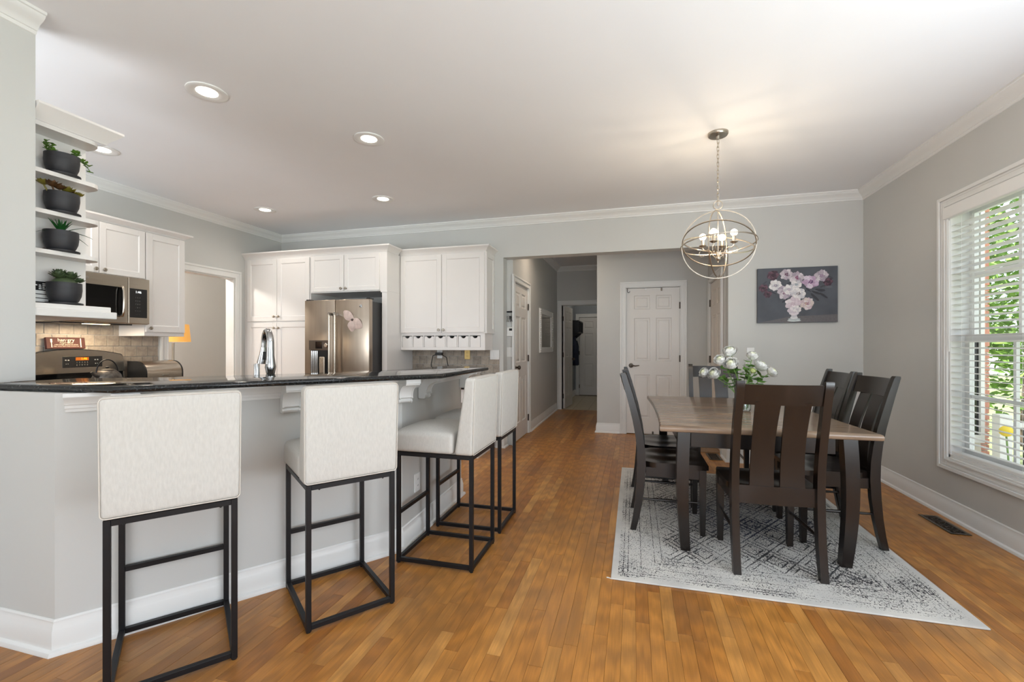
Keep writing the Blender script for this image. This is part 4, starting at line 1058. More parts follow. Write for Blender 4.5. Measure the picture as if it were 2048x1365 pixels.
# pots
def pot(loc, label, cat='potted plant', r=.066, h=.094):
    t = thing('potted_succulent', label, cat, loc, 0, 'succulents on the corner shelf')
    mb = MB(); mb.lathe([(.0001, 0), (r * 1.02, 0), (r * 1.06, .004), (r * 1.06, .010), (r * .9, .012), (.0001, .012)], 30); mb.build('saucer', SLATEM, t, smooth=40)
    mb = MB(); mb.lathe([(.0001, .0125), (r * .70, .0125), (r * .82, .022), (r * .95, .045), (r, .075), (r * .99, h + .012), (r * .93, h + .012), (r * .92, h), (.0001, h - .002)], 32); mb.build('pot', STONE, t, smooth=35)
    return t
PX = -2.748; PY = 1.548
def leaf(mb, M, l, wd, th, curl=.2, n=5, tipw=.0):
    rings = []
    for i in range(n + 1):
        t_ = i / n; ww = wd * (math.sin(PI * min(1, .15 + .85 * t_ ** .8)) if tipw == 0 else (1 - t_) ** .6 * (.7 + .3 * math.sin(PI * t_))) + .0006
        z_ = -curl * l * t_ * t_; tt = th * (1 - .75 * t_) + .0004
        rings.append([(-ww, l * t_, z_ + tt * .3), (0, l * t_, z_ - tt), (ww, l * t_, z_ + tt * .3), (0, l * t_, z_ + tt * .5)])
    mb.loft(rings, True, True, M)
zs_ = [2.0625, 1.8725, 1.6825, 1.4245]
# 1 trailing jade
t = pot((PX, PY, zs_[0]), 'dark stone pot of trailing green jade sprigs on the top shelf')
rj = random.Random(5)
for k, (a, L_, droop) in enumerate(((-80, .075, -.9), (-60, .06, -1.2), (-100, .055, -.7), (80, .06, -.5), (100, .075, .3), (60, .085, .9), (75, .095, 1.2), (30, .05, -.5), (95, .06, -.3))):
    mb = MB(); base = Vector((.035 * math.cos(R(a)), .045 * math.sin(R(a)), .095)); pts = []
    for i in range(6):
        s_ = i / 5; pts.append(base + Vector((math.cos(R(a)) * L_ * s_ * (.25 if droop < 0 else .5), math.sin(R(a)) * L_ * s_ * (.30 if droop < 0 else .7), L_ * (.75 * s_ if droop < 0 else .5 * s_ - droop * .7 * s_ * s_))))
    mb.tube([p[:] for p in pts], .002, 5)
    for i in range(1, 6):
        for q in range(3):
            aa = rj.uniform(0, 360); leaf(mb, T(*pts[i]) @ rotz(R(aa)) @ Matrix.Rotation(R(rj.uniform(0, 50)), 4, 'X'), .018, .0065, .003, .1, 4)
    mb.build('sprig', GREEN1, t, smooth=60)
# 2 brown-olive rosettes
t = pot((PX, PY, zs_[1]), 'dark stone pot of olive and maroon rosettes on the second shelf')
MAROON = mat('leaf_maroon', (84, 58, 34), .4, var=.5, scale=50)
for k, (dx, dy, dz, rr) in enumerate(((.03, -.055, .124, .040), (.01, -.078, .128, .034), (.025, -.025, .120, .034), (.02, .010, .118, .038), (0, .035, .114, .034), (.03, .050, .108, .026))):
    mb = MB()
    for ring, (nl, el, sc_) in enumerate(((7, 10, 1), (6, 35, .8), (5, 60, .6))):
        for i in range(nl):
            leaf(mb, T(dx, dy, dz) @ rotz(2 * PI * (i + ring * .4) / nl) @ Matrix.Rotation(R(el), 4, 'X'), rr * sc_, .0155, .004, -.30, 4)
    mb.tube([(dx, dy, dz), (dx * .8, dy * .75, .095)], .004, 6)
    mb.build('rosette', MAROON if k % 2 == 0 else GREEN4, t, smooth=60)
mb = MB(); mb.ball((0, 0, .098), .046, 16, 8, (1, 1, .45)); mb.build('soil', mat('potting_soil', (52, 42, 34), .9, var=.3), t, smooth=60)
# 3 agave
t = pot((PX, PY - .004, zs_[2]), 'dark stone pot of spiky dark green agave on the third shelf')
for k, (az, el, L_, cu) in enumerate(((-88, 62, .135, .1), (-75, 50, .12, .1), (-100, 72, .13, 0), (-60, 80, .11, 0), (0, 84, .10, 0), (60, 78, .115, .0), (88, 66, .125, .05), (100, 55, .135, .1), (75, 40, .14, .25), (95, 26, .13, .45), (-85, 25, .09, .7), (80, 20, .085, .9), (-40, 60, .11, .1), (30, 60, .11, .1), (-10, 55, .09, .2), (170, 70, .10, 0), (140, 75, .10, 0))):
    mb = MB(); a = az - 90
    leaf(mb, T(0, 0, .098) @ rotz(R(a + 90 - 90 + 0)) @ Matrix.Rotation(R(el), 4, 'X'), min(L_, .066 / math.sin(R(el))), .0095, .003, cu, 8, 1)
    mb.build('leaf', GREEN2, t, smooth=60)
# 4 grey-green echeveria with small dark card behind
t = pot((PX, PY + .01, zs_[3]), 'dark stone pot of grey-green clustered echeveria on the lowest ledge', h=.098)
for k, (dx, dy, dz, rr) in enumerate(((.012, -.032, .134, .040), (.022, .014, .136, .042), (-.024, -.006, .146, .044), (.03, .046, .120, .026), (-.02, .035, .132, .034))):
    mb = MB()
    for ring, (nl, el, sc_) in enumerate(((9, 12, .95), (9, 38, .9), (8, 60, .8), (5, 80, .6))):
        for i in range(nl):
            leaf(mb, T(dx, dy, dz) @ rotz(2 * PI * (i + ring * .4) / nl) @ Matrix.Rotation(R(el), 4, 'X'), rr * sc_, .0125, .0045, -.25, 4)
    mb.build('rosette', GREEN3, t, smooth=60)
mb = MB(); mb.ball((0, 0, .104), .05, 16, 8, (1, 1.05, .75)); mb.build('moss_mound', GREEN3, t, smooth=60)
o = thing('music_card', 'small black card with white bars standing behind the lowest pot', 'card', (XB + .012, 1.480, 1.4245))
mb = MB(); mb.box(-.006, .006, -.055, .055, 0, .112); mb.build('board', BLACKP, o)
mb = MB()
for i in range(3): mb.box(.006, .0072, -.050, .045, .012 + i * .020, .028 + i * .020)
mb.build('white_bar', WHITEP, o)
mb = MB(); rr_ = random.Random(2)
for i in range(4):
    for j in range(7):
        if rr_.random() < .75: mb.box(.006, .0072, -.048 + j * .014, -.040 + j * .014 + rr_.random() * .004, .074 + i * .0085, .079 + i * .0085)
mb.build('white_print', WHITEP, o)

# ------------------------------------------------------------------ ceiling lights
LENS = emat('led_lens', (255, 244, 226), 9)
def downlight(x, y, label, e=7, c=(1, .90, .79)):
    t = thing('recessed_light', label, 'ceiling light', (x, y, CH), 0, 'recessed ceiling lights')
    mb = MB(); mb.lathe([(.108, 0), (.108, -.006), (.100, -.010), (.066, -.004), (.058, -.0015), (.058, 0)], 36); mb.build('trim_ring', WHITEP, t, smooth=40)
    mb = MB(); mb.lathe([(.0001, -.0018), (.057, -.0018), (.057, -.0005), (.0001, -.0005)], 30); mb.build('lens', LENS, t)
    l = lamp('SPOT', 'downlight_lamp', (x, y, CH - .02), e, c, (0, 0, 0), spot_size=R(168), spot_blend=1.0, shadow_soft_size=.05)
    return t
downlight(-2.462, 2.087, 'round recessed ceiling light, largest and nearest, over the left end of the bar', 17)
downlight(-1.875, 2.874, 'round recessed ceiling light above the middle of the bar', 17)
downlight(-3.97, 4.066, 'round recessed ceiling light in front of the pantry cabinet doors', 17)
downlight(-2.499, 4.084, 'round recessed ceiling light in front of the desk nook cabinet', 17)
downlight(-3.968, 2.482, 'round recessed ceiling light just right of the display shelf crown', 17)
downlight(-1.02, 5.95, 'recessed ceiling light inside the hall beyond the header', 24, (1, .80, .62))
lamp('POINT', 'mudroom_lamp', (-.85, 9.9, 2.45), 5, (1, .90, .76), shadow_soft_size=.12)  # unseen point lamp without a fixture

# ------------------------------------------------------------------ bar stools
def make_stool(label):
    t = thing('bar_stool', label, 'bar stool', (0, 0, 0), 0, 'cream bar stools along the bar')
    W, D, q = .195, .2285, .021
    for sx in (-1, 1):
        for sy in (-1, 1):
            x = sx * (W - q / 2); y = sy * (D - q / 2)
            mb = MB(); mb.box(x - q / 2, x + q / 2, y - q / 2, y + q / 2, .006, .627, .0012, 1); l = mb.build('leg', BLACKM, t)
            mb = MB(); mb.lathe([(.0001, 0), (.009, 0), (.009, .0058), (.0001, .0058)], 12, c=(x, y, 0)); mb.build('glide', BLACKP, l)
    def rail(name, z, which):
        for w_ in which:
            mb = MB()
            if w_ in 'fb':
                y = (D - q / 2) * (1 if w_ == 'f' else -1); mb.box(-W + q, W - q, y - q / 2, y + q / 2, z, z + q, .0012, 1)
            else:
                x = (W - q / 2) * (1 if w_ == 'r' else -1); mb.box(x - q / 2, x + q / 2, -D + q, D - q, z, z + q, .0012, 1)
            mb.build(name, BLACKM, t)
    rail('top_rail', .605, 'fblr'); rail('floor_rail', .012, 'fblr'); rail('footrest', .272, 'f')
    def seat(v):
        x, y, z = v
        if z > 0: z += .032 * max(0, 1 - (x / .2) ** 4) * max(0, 1 - (y / .18) ** 2 * .8)
        return (x, y + .062, z + .6845)
    mb = MB(); mb.rbox(.204, .178, .056, .022, 7, seat); mb.build('seat_cushion', FABRIC, t, smooth=60)
    def back(v):
        x, y, z = v
        k = (z + .21) / .42
        th = 1 - .50 * k
        yy = (y + .055) * th - .055       # rear face fixed, front tapers
        return (x * (1 + .012 * k), yy - .178 - .012 * k, z + .838)
    mb = MB(); mb.rbox(.206, .056, .21, .020, 8, back); bk = mb.build('backrest', FABRIC, t, smooth=60)
    mb = MB(); pts = []
    def bp(x, z):
        k = (z + .21) / .42; return (x * (1 + .012 * k), -.2325 - .012 * k, z + .838)
    X_, Z_, r_ = .202, .206, .016
    for (cx, cz, a0) in ((X_ - r_, Z_ - r_, 0), (-X_ + r_, Z_ - r_, 90), (-X_ + r_, -Z_ + r_, 180), (X_ - r_, -Z_ + r_, 270)):
        for i in range(5): a = R(a0 + 22.5 * i); pts.append(bp(cx + r_ * math.cos(a), cz + r_ * math.sin(a)))
    mb.tube(pts, .0022, 6, True); mb.build('piping', PIPING, bk, smooth=60)
    for xx in (-.14, .14):
        mb = MB(); mb.ball((xx, -D + q / 2, .6035), .005, 8, 5); mb.build('bolt', BLACKP, t)
    return t
def away(c, d):  # nudge clear of the bar wall's baseboard
    return (c[0] + nn.x * d, c[1] + nn.y * d, 0)
s1 = make_stool('cream upholstered bar stool nearest the camera at the left end of the bar')
s1.location = away((-1.812, 1.398), .030); s1.rotation_euler = (0, 0, R(51.5))
dup(s1, away((-1.402, 1.884), .010), R(52), 'cream upholstered bar stool second from the left, square on to the angled bar')
dup(s1, (-1.062, 2.440, 0), R(90), 'cream bar stool third along the bar, its seat side turned to view')
dup(s1, (-1.062, 2.960, 0), R(90), 'cream bar stool at the far end of the bar, mostly behind the third')

# ------------------------------------------------------------------ rug
RX, RY = .795, 1.10
mb = MB(); mb.box(-RX, RX, -RY, RY, .001, .009, .003, 2)
rug = mb.build('area_rug', rugmat(RX, RY)); rug.location = (.678, 3.478, 0)
tag(rug, 'distressed ivory and charcoal area rug under the dining table', 'rug')
mb = MB(); mb.tube([(-RX + .002, -RY + .004, .004), (-RX - .012, -RY + .012, .003), (-RX - .022, -RY + .010, .004)], .003, 6); mb.build('loose_thread', mat('rug_thread', (222, 220, 214), .9), rug)

# ------------------------------------------------------------------ dining table
RZ = .0105  # top of rug
tb = thing('dining_table', 'dining table with grey-brown plank top and black flared legs on the rug', 'table', (.682, 3.520, 0), R(1.0))
hx, hy, zt = .552, .805, .760
def xedge(y): return hx - .022 * (1 - (y / hy) ** 2)
NP = 7
top_t = []
for i in range(NP):
    y0 = -hy + 2 * hy * i / NP + .0006; y1 = -hy + 2 * hy * (i + 1) / NP - .0006
    mb = MB(); mb.tint = (random.random(), random.random(), 0)
    n = 5; L_ = []; R_ = []
    for k in range(n + 1):
        y = y0 + (y1 - y0) * k / n; L_.append((-xedge(y), y)); R_.append((xedge(y), y))
    poly = L_[::-1] + R_
    r = .010
    # softened top and bottom arrises
    def ring(ins, z):
        out = []
        for (x, y) in poly:
            yy = y
            if i == 0: yy = max(y, -hy + .0006 + ins)
            if i == NP - 1: yy = min(y, hy - .0006 - ins)
            out.append((x - math.copysign(ins, x), yy, z))
        return out
    mb.loft([ring(.006, zt - .034), ring(0, zt - .028), ring(0, zt - .012), ring(.003, zt - .004), ring(.010, zt)], True, True)
    mb.build('tabletop_plank', TABLEW, tb, smooth=50)
for sx in (-1, 1):
    for sy in (-1, 1):
        rings = []
        for k in range(9):
            z = RZ + (zt - .0345 - RZ) * k / 8; u = 1 - k / 8
            w_ = .034 - .008 * u ** 2.2; bow = .014 * math.sin(PI * min(1, u * 1.0)) - .010 * u
            cx = .012 + sx * (hx - .130 + bow); cy = sy * (hy - .115 + bow)
            rings.append([(cx - w_, cy - w_, z), (cx + w_, cy - w_, z), (cx + w_, cy + w_, z), (cx - w_, cy + w_, z)])
        mb = MB(); mb.loft(rings, True, True); mb.build('leg', DARKW, tb, smooth=30)
for (a, b, c, d) in ((-hx + .18, hx - .18, -hy + .10, -hy + .125), (-hx + .18, hx - .18, hy - .125, hy - .10), (-hx + .12, -hx + .145, -hy + .16, hy - .16), (hx - .145, hx - .12, -hy + .16, hy - .16)):
    mb = MB(); mb.box(a, b, c, d, zt - .135, zt - .0345, .002, 1); mb.build('apron', DARKW, tb)

# ------------------------------------------------------------------ dining chairs (front is +y)
def make_chair(label):
    t = thing('dining_chair', label, 'chair', (0, 0, RZ), 0, 'espresso dining chairs round the table')
    # rear post: centre line y(z) and depth
    prof = [(0, -.238, .036), (.08, -.220, .040), (.18, -.203, .046), (.30, -.190, .052), (.42, -.184, .054), (.52, -.187, .052), (.62, -.199, .049), (.72, -.218, .046), (.82, -.243, .043), (.92, -.270, .039), (.985, -.289, .036), (1.02, -.299, .033), (1.03, -.302, .024)]
    def yc(z):
        for (a, b) in zip(prof, prof[1:]):
            if a[0] <= z <= b[0]: return a[1] + (b[1] - a[1]) * (z - a[0]) / (b[0] - a[0])
        return prof[-1][1]
    pw = .019
    for sx in (-1, 1):
        rings = []
        for (z, y, d) in prof:
            x = sx * (.205 - .002 * (z > .9)); rings.append([(x - pw, y - d / 2, z), (x + pw, y - d / 2, z), (x + pw, y + d / 2, z), (x - pw, y + d / 2, z)])
        mb = MB(); mb.loft(rings, True, True); mb.build('rear_post', DARKW, t, smooth=35)
        rings = []
        for k in range(6):
            u = k / 5; z = .418 * u; w_ = .015 + .006 * u ** .8; x = sx * (.195 - .0 * u); y = .190
            rings.append([(x - w_, y - w_, z), (x + w_, y - w_, z), (x + w_, y + w_, z), (x - w_, y + w_, z)])
        mb = MB(); mb.loft(rings, True, True); mb.build('front_leg', DARKW, t, smooth=30)
        mb = MB(); mb.tube([(sx * .203, yc(.21) + .015, .205), (sx * .199, 0, .205), (sx * .195, .18, .205)], [.007, .0105, .007], 10); mb.build('side_stretcher', DARKW, t, smooth=60)
        mb = MB(); mb.box(sx * .200 - .011, sx * .200 + .011, -.158, .170, .355, .418, .002, 1); mb.build('side_apron', DARKW, t)
    mb = MB(); mb.box(-.178, .178, .180, .202, .355, .418, .002, 1); mb.build('front_apron', DARKW, t)
    # rear apron and crest rail bow gently backwards
    def bowed(z0, z1, th, bow, dy=0, n=10):
        mb = MB(); rings = []
        for k in range(n + 1):
            x = -.1865 + .373 * k / n; b = -bow * (1 - (x / .1865) ** 2)
            rings.append([(x, yc(z0) + dy - th / 2 + b, z0), (x, yc(z0) + dy + th / 2 + b, z0), (x, yc(z1) + dy + th / 2 + b, z1), (x, yc(z1) + dy - th / 2 + b, z1)])
        return mb.loft(rings, True, True)
    bowed(.905, 1.012, .022, .022).build('crest_rail', DARKW, t, smooth=30)
    bowed(.365, .462, .024, .010).build('rear_apron', DARKW, t, smooth=30)
    for sx in (-1, 1):
        rings = []
        for k in range(13):
            z = .455 + .465 * k / 12; u = k / 12; cx = sx * (.074 - .004 * u)
            w_ = .056 + .004 * abs(2 * u - 1) ** 2; b = -.010 - .010 * u
            y = yc(z) + b + .012 * math.sin(PI * u)
            rings.append([(cx - w_, y - .007, z), (cx + w_, y - .007, z), (cx + w_, y + .007, z), (cx - w_, y + .007, z)])
        mb = MB(); mb.loft(rings, True, True); mb.build('splat', DARKW, t, smooth=40)
    # scooped seat
    mb = MB(); nx, ny = 18, 16; top = []
    def sh_(x, y):
        z = .452
        for cx in (-.095, .095):
            z -= .014 * math.exp(-((x - cx) / .075) ** 2 - ((y + .02) / .13) ** 2)
        return z - .006 * max(0, (y - .14) / .08)
    for j in range(ny + 1):
        y = -.165 + .390 * j / ny
        for i in range(nx + 1):
            u = i / nx; hw = .222 if y > -.14 else .184
            hw = .186 + .038 * min(1, max(0, (y + .165) / .06)) - .018 * max(0, (y - .15) / .075) ** 2
            x = -hw + 2 * hw * u; top.append((x, y, sh_(x, y)))
    W_ = nx + 1; fs = [(j * W_ + i, j * W_ + i + 1, (j + 1) * W_ + i + 1, (j + 1) * W_ + i) for j in range(ny) for i in range(nx)]
    mb.add(top, fs); mb.add([(x, y, .4185) for x, y, z in top], [q[::-1] for q in fs])
    nT = len(top); bd = [i for i in range(W_)] + [j * W_ + nx for j in range(1, ny + 1)] + [ny * W_ + i for i in range(nx - 1, -1, -1)] + [j * W_ for j in range(ny - 1, 0, -1)]
    for a, b in zip(bd, bd[1:] + bd[:1]): mb.f.append((a, a + nT, b + nT, b)); mb.t.append(None)
    mb.build('seat', DARKW, t, smooth=45)
    return t
ch = make_chair('dark wood dining chair nearest the camera, its back across the near end of the table')
ch.location = (.722, 2.848, RZ); ch.rotation_euler = (0, 0, R(2.5))
dup(ch, (.232, 3.258, RZ), R(-90), 'dark wood dining chair nearer the camera on the left side of the table')
dup(ch, (.234, 3.775, RZ), R(-89), 'dark wood dining chair farther back on the left side of the table')
dup(ch, (1.185, 3.330, RZ), R(93), 'dark wood dining chair nearer the camera on the window side of the table')
dup(ch, (1.185, 3.845, RZ), R(90), 'dark wood dining chair farther back on the window side of the table')
dup(ch, (.745, 4.455, 0.0105), R(180), 'dark wood dining chair at the far end of the table, facing the camera')

# ------------------------------------------------------------------ vase and flowers
VX, VY, VZ = .745, 3.485, .7605
vs = thing('glass_vase', 'clear glass vase of water in the middle of the dining table', 'vase', (VX, VY, VZ))
mb = MB(); mb.lathe([(.0001, 0), (.046, 0), (.052, .006), (.055, .08), (.050, .12), (.047, .16), (.043, .16), (.046, .12), (.051, .08), (.048, .012), (.0001, .010)], 32); mb.build('glass', VASEG, vs, smooth=50)
WATER = glassmat('water', (240, 246, 240), 0, 1.33)
mb = MB(); mb.lathe([(.0001, .0105), (.0470, .0125), (.0500, .08), (.0480, .10), (.0001, .10)], 32); mb.build('water', WATER, vs, smooth=50)
rf = random.Random(11)
def petal_rings(mb, r, n_rings, M, green=False):
    for ring in range(n_rings):
        f_ = ring / (n_rings - 1)           # 0 outer .. 1 centre
        n = [11, 11, 10, 9, 8, 6, 5][min(ring, 6)]
        for i in range(n):
            a = 2 * PI * (i + .5 * (ring % 2)) / n + rf.uniform(-.1, .1)
            e0 = R(-60 + 50 * f_); e1 = R(6 + 68 * f_ + rf.uniform(-12, 12))
            rr = r * (1 - .42 * f_) * rf.uniform(.86, 1.06); wd = 1.35 * PI / n * (1 - .1 * f_)
            sh = rf.uniform(.62, 1.0); gc = max(0, f_ - .55) * 1.4  # random petal tone painted in for darker creases between petals
            mb.tint = tuple(min(1, c_ * sh * 1.02) for c_ in ((1, .99, .95) if not green else (.70, .78, .36))); mb.tint = (mb.tint[0] * (1 - .10 * gc), mb.tint[1] * (1 - .04 * gc), mb.tint[2] * (1 - .45 * gc))
            rows = []
            for k in range(4):
                e = e0 + (e1 - e0) * k / 3; q = rr * (1 + .14 * (k == 3) + .03 * (k == 2)); ww = wd * (.45, .95, 1.0, .62)[k]
                rows.append([(q * math.cos(e) * math.cos(a + s_ * ww), q * math.cos(e) * math.sin(a + s_ * ww), q * math.sin(e) * .86 + (0 if s_ else -.02 * r)) for s_ in (-1, 0, 1)])
            vsx = [p for rw in rows for p in rw]
            mb.add(vsx, [(k * 3 + j, k * 3 + j + 1, k * 3 + j + 4, k * 3 + j + 3) for k in range(3) for j in range(2)], M)
    mb.ball((0, 0, 0), r * .55, 10, 7, M=M)
def lobed_leaf(mb, M, s_):
    pts = []
    for i in range(25):
        a = 2 * PI * i / 24; rr = s_ * (.55 + .45 * abs(math.cos(2.5 * (a - PI / 2)))) * (.35 + .65 * max(0, .5 + .5 * math.sin(a)))
        pts.append((rr * math.cos(a), rr * math.sin(a) + s_ * .1, .1 * s_ * math.cos(3 * a)))
    mb.add(pts[:24] + [(0, s_ * .25, .06 * s_)], [(i, (i + 1) % 24, 24) for i in range(24)], M)
def at_px(u, v, dist):   # a point seen at pixel (u,v) at forward distance dist
    r_ = (u - 1024) / 891 * dist
    return Vector((-sa * dist + ca * r_, ca * dist + sa * r_, HCAM + (692.5 - v) / 891 * dist))
FD = -sa * VX + ca * VY
flowers = [(1459.7, 702, .047, .00, 'white ranunculus bloom topmost in the bouquet'),
           (1440.4, 719.5, .042, -.03, 'white ranunculus bloom left of the front full bloom, below the topmost'),
           (1462, 727.5, .046, -.09, 'white ranunculus bloom facing forward in the middle of the bouquet'),
           (1407.5, 745, .036, .02, 'small white ranunculus bloom at the far left tip of the bouquet'),
           (1426.9, 747.4, .042, -.03, 'white ranunculus bloom low on the left, beside the tip bloom'),
           (1504.8, 711, .042, .05, 'white ranunculus bloom high on the right under the switch plate'),
           (1522.4, 731, .047, .02, 'large white ranunculus bloom right of centre above the green bud'),
           (1545.3, 743.9, .040, -.01, 'white ranunculus bloom at the far right tip of the bouquet'),
           (1497, 732, .032, .10, 'half hidden white ranunculus bloom behind the leaves in the bouquet'),
           (1506, 741.5, .021, -.08, 'small pale green flower bud on the right of the bouquet')]
for k, (u, v, r_, dd, lab) in enumerate(flowers):
    p = at_px(u, v, FD + dd); base = Vector((VX + rf.uniform(-.02, .02), VY + rf.uniform(-.02, .02), VZ + .018))
    t = thing('ranunculus_flower', lab, 'flower', base, 0, 'flowers in the glass vase')
    q = p - base; out = Vector((q.x, q.y, 0)); 
    ctrl = Vector((q.x * .12, q.y * .12, .17)); path = []
    for i in range(9):
        s_ = i / 8; path.append(((1 - s_) ** 2 * Vector((0, 0, 0)) + 2 * s_ * (1 - s_) * ctrl + s_ * s_ * q)[:])
    mb = MB(); mb.tube(path, .0028, 6); mb.build('stem', STEMG, t, smooth=60)
    dirv = Vector(path[-1]) - Vector(path[-2]); dirv = (dirv.normalized() + Vector((0, -.55, .25))).normalized()
    M_ = T(*q) @ dirv.to_track_quat('Z', 'Y').to_matrix().to_4x4()
    mb = MB(); petal_rings(mb, r_, 6 if r_ > .03 else 4, M_, r_ < .025); mb.build('bloom', PETALT, t, smooth=60)
    for j in range(7 if r_ > .03 else 4):
        s_ = rf.uniform(.45, .88); pt = (1 - s_) ** 2 * Vector() + 2 * s_ * (1 - s_) * ctrl + s_ * s_ * q
        aim = Vector((rf.uniform(-1, 1), rf.uniform(-1, .6), rf.uniform(-.2, .6))).normalized()
        M2 = T(*(pt + aim * .012)) @ aim.to_track_quat('Y', 'Z').to_matrix().to_4x4()
        mb = MB(); lobed_leaf(mb, M2, rf.uniform(.03, .05)); mb.build('leaf', GREEN5, t, smooth=60)

# ------------------------------------------------------------------ chandelier
CX, CY, CZ = .578, 3.452, 1.945; ORB = .242
SILV = mat('champagne_silver', (200, 190, 176), .3, 1, var=.12, scale=30)
chd = thing('orb_chandelier', 'silver orb chandelier of crossed rings with four globe bulbs over the table', 'chandelier', (CX, CY, CZ))
mb = MB(); mb.lathe([(.0001, CH - CZ), (.068, CH - CZ), (.068, CH - CZ - .014), (.062, CH - CZ - .022), (.014, CH - CZ - .024), (.010, CH - CZ - .045), (.0001, CH - CZ - .045)], 32); mb.build('canopy', NICKEL, chd, smooth=40)
zt_ = CH - CZ - .045; z = zt_; k = 0; zb_ = ORB + .068
mb = MB()
LH = .036
nl = int((zt_ - zb_) / (LH - .0085))
for i in range(nl + 1):
    zc = zt_ - LH / 2 + .004 - i * (zt_ - zb_) / nl; rot = rotz(R(90 if i % 2 else 0)) @ rotz(R(20))
    pts = []
    for a in range(14):
        an = 2 * PI * a / 14; pts.append((.0075 * math.cos(an), 0, (LH / 2 - .0075) * (1 if math.sin(an) > 0 else -1) + .0075 * math.sin(an)))
    mb.tube(pts, .0021, 5, True, M=T(0, 0, zc) @ rot)
mb.build('chain', SILV, chd, smooth=60)
mb = MB(); mb.tube([(.030 * math.cos(a), 0, ORB + .038 + .030 * math.sin(a)) for a in [2 * PI * i / 28 for i in range(28)]], .0035, 8, True, M=rotz(R(-12))); mb.build('top_loop', SILV, chd, smooth=60)
def ringm(name, rad, M_, wd=.007, th=.003, n=72):
    mb = MB(); rings = []
    for i in range(n + 1):
        a = 2 * PI * i / n; c_, s_ = math.cos(a), math.sin(a)
        rings.append([(rr * c_, rr * s_, zz) for rr, zz in ((rad - th, -wd / 2), (rad + th, -wd / 2), (rad + th, wd / 2), (rad - th, wd / 2))])
    mb.loft(rings, True, False, M_); return mb.build(name, SILV, chd, smooth=40)
RX_ = lambda a: Matrix.Rotation(R(a), 4, 'X'); RY_ = lambda a: Matrix.Rotation(R(a), 4, 'Y')
yaw = R(10)
ringm('meridian_ring', ORB, rotz(R(-9.7)) @ RX_(90)); ringm('meridian_ring', ORB - .006, rotz(R(66)) @ RX_(90))
ringm('tilted_ring', ORB + .008, rotz(R(-6)) @ RX_(-5) @ RY_(-3)); ringm('tilted_ring', ORB - .010, rotz(R(-6)) @ RX_(26) @ RY_(8)); ringm('tilted_ring', ORB - .002, rotz(R(-6)) @ RX_(-30) @ RY_(6))
mb = MB(); mb.tube([(0, 0, ORB), (0, 0, -.10)], .004, 8); mb.lathe([(.0001, -.135), (.006, -.13), (.004, -.118), (.018, -.108), (.020, -.09), (.010, -.078), (.0001, -.078)], 18); mb.build('centre_stem', SILV, chd, smooth=50)
BULB = emat('bulb_glow', (255, 226, 178), 14)
for i in range(4):
    a = R(65 + 90 * i); M_ = rotz(a)
    pts = [(.015, 0, -.095), (.035, 0, -.075), (.050, 0, -.045), (.068, 0, -.030), (.090, 0, -.034), (.105, 0, -.018), (.105, 0, -.008)]
    scroll = [(.100, 0, -.022), (.118, 0, -.028), (.130, 0, -.045), (.128, 0, -.066), (.112, 0, -.078), (.096, 0, -.070), (.092, 0, -.056)]
    mb = MB(); mb.tube(pts, .0035, 7, M=M_); mb.tube(scroll, .003, 7, M=M_); ar = mb.build('scroll_arm', SILV, chd, smooth=60)
    mb = MB(); mb.lathe([(.0001, -.010), (.010, -.008), (.026, .002), (.027, .005), (.010, .003), (.0001, .003)], 20, c=(.105 * math.cos(a), .105 * math.sin(a), 0)); mb.build('drip_cup', SILV, ar, smooth=50)
    mb = MB(); mb.lathe([(.0001, .003), (.0105, .003), (.0105, .048), (.0001, .048)], 14, c=(.105 * math.cos(a), .105 * math.sin(a), 0)); mb.build('candle_sleeve', SILV, ar, smooth=40)
    mb = MB(); mb.ball((.105 * math.cos(a), .105 * math.sin(a), .068), .0235, 16, 10); mb.build('globe_bulb', BULB, ar, smooth=60)
    b_ = Vector((CX + .105 * math.cos(a), CY + .105 * math.sin(a), CZ + .098))
    lamp('POINT', 'chandelier_lamp', b_, 3.2, (1, .82, .60), shadow_soft_size=.01)

# ------------------------------------------------------------------ painting
pt_ = thing('flower_painting', 'dark grey canvas painting of pale pink and mauve flowers in a white urn', 'painting', (1.582, YB, 1.735))
HW, HH = .357, .278
mb = MB(); mb.box(-HW, HW, -.034, -.001, -HH, HH, .002, 1); mb.build('canvas', mat('canvas_grey', (88, 92, 100), .7, var=.16, scale=5, bump=.2, bscale=300), pt_)
mb = MB(); rp = random.Random(21)
layer = [0]
def blob(cx, cy, rx, ry, col, n=14, wob=.15, rot=0):
    layer[0] += 1; y = -.0345 - layer[0] * .000012; c_ = lin(col); mb.tint = c_
    pts = []
    for i in range(n):
        a = 2 * PI * i / n; q = 1 + rp.uniform(-wob, wob); px, py = rx * q * math.cos(a), ry * q * math.sin(a)
        pts.append((cx + px * math.cos(rot) - py * math.sin(rot), y, cy + px * math.sin(rot) + py * math.cos(rot)))
    mb.add(pts, [tuple(range(n))])
def U(u, v):  # painting crop coordinates (0..1) to canvas
    return (-HW + u * 2 * HW, HH - v * 2 * HH)
# table plane
layer[0] += 1; y = -.0345; mb.tint = lin((104, 101, 104)); mb.add([(*U(.02, 1)[:1], y, -HH + .002), (HW - .002, y, -HH + .002), (HW - .002, y, U(0, .86)[1]), (U(.42, 0)[0], y, U(0, .89)[1])], [(0, 1, 2, 3)])
for i in range(26):
    u, v = rp.uniform(.08, .92), rp.uniform(.12, .6); x, z = U(u, v); blob(x, z, .03, .008, rp.choice(((62, 64, 74), (70, 72, 80), (104, 106, 114))), 8, .3, rp.uniform(-1, 1))
x, z = U(.47, .935)
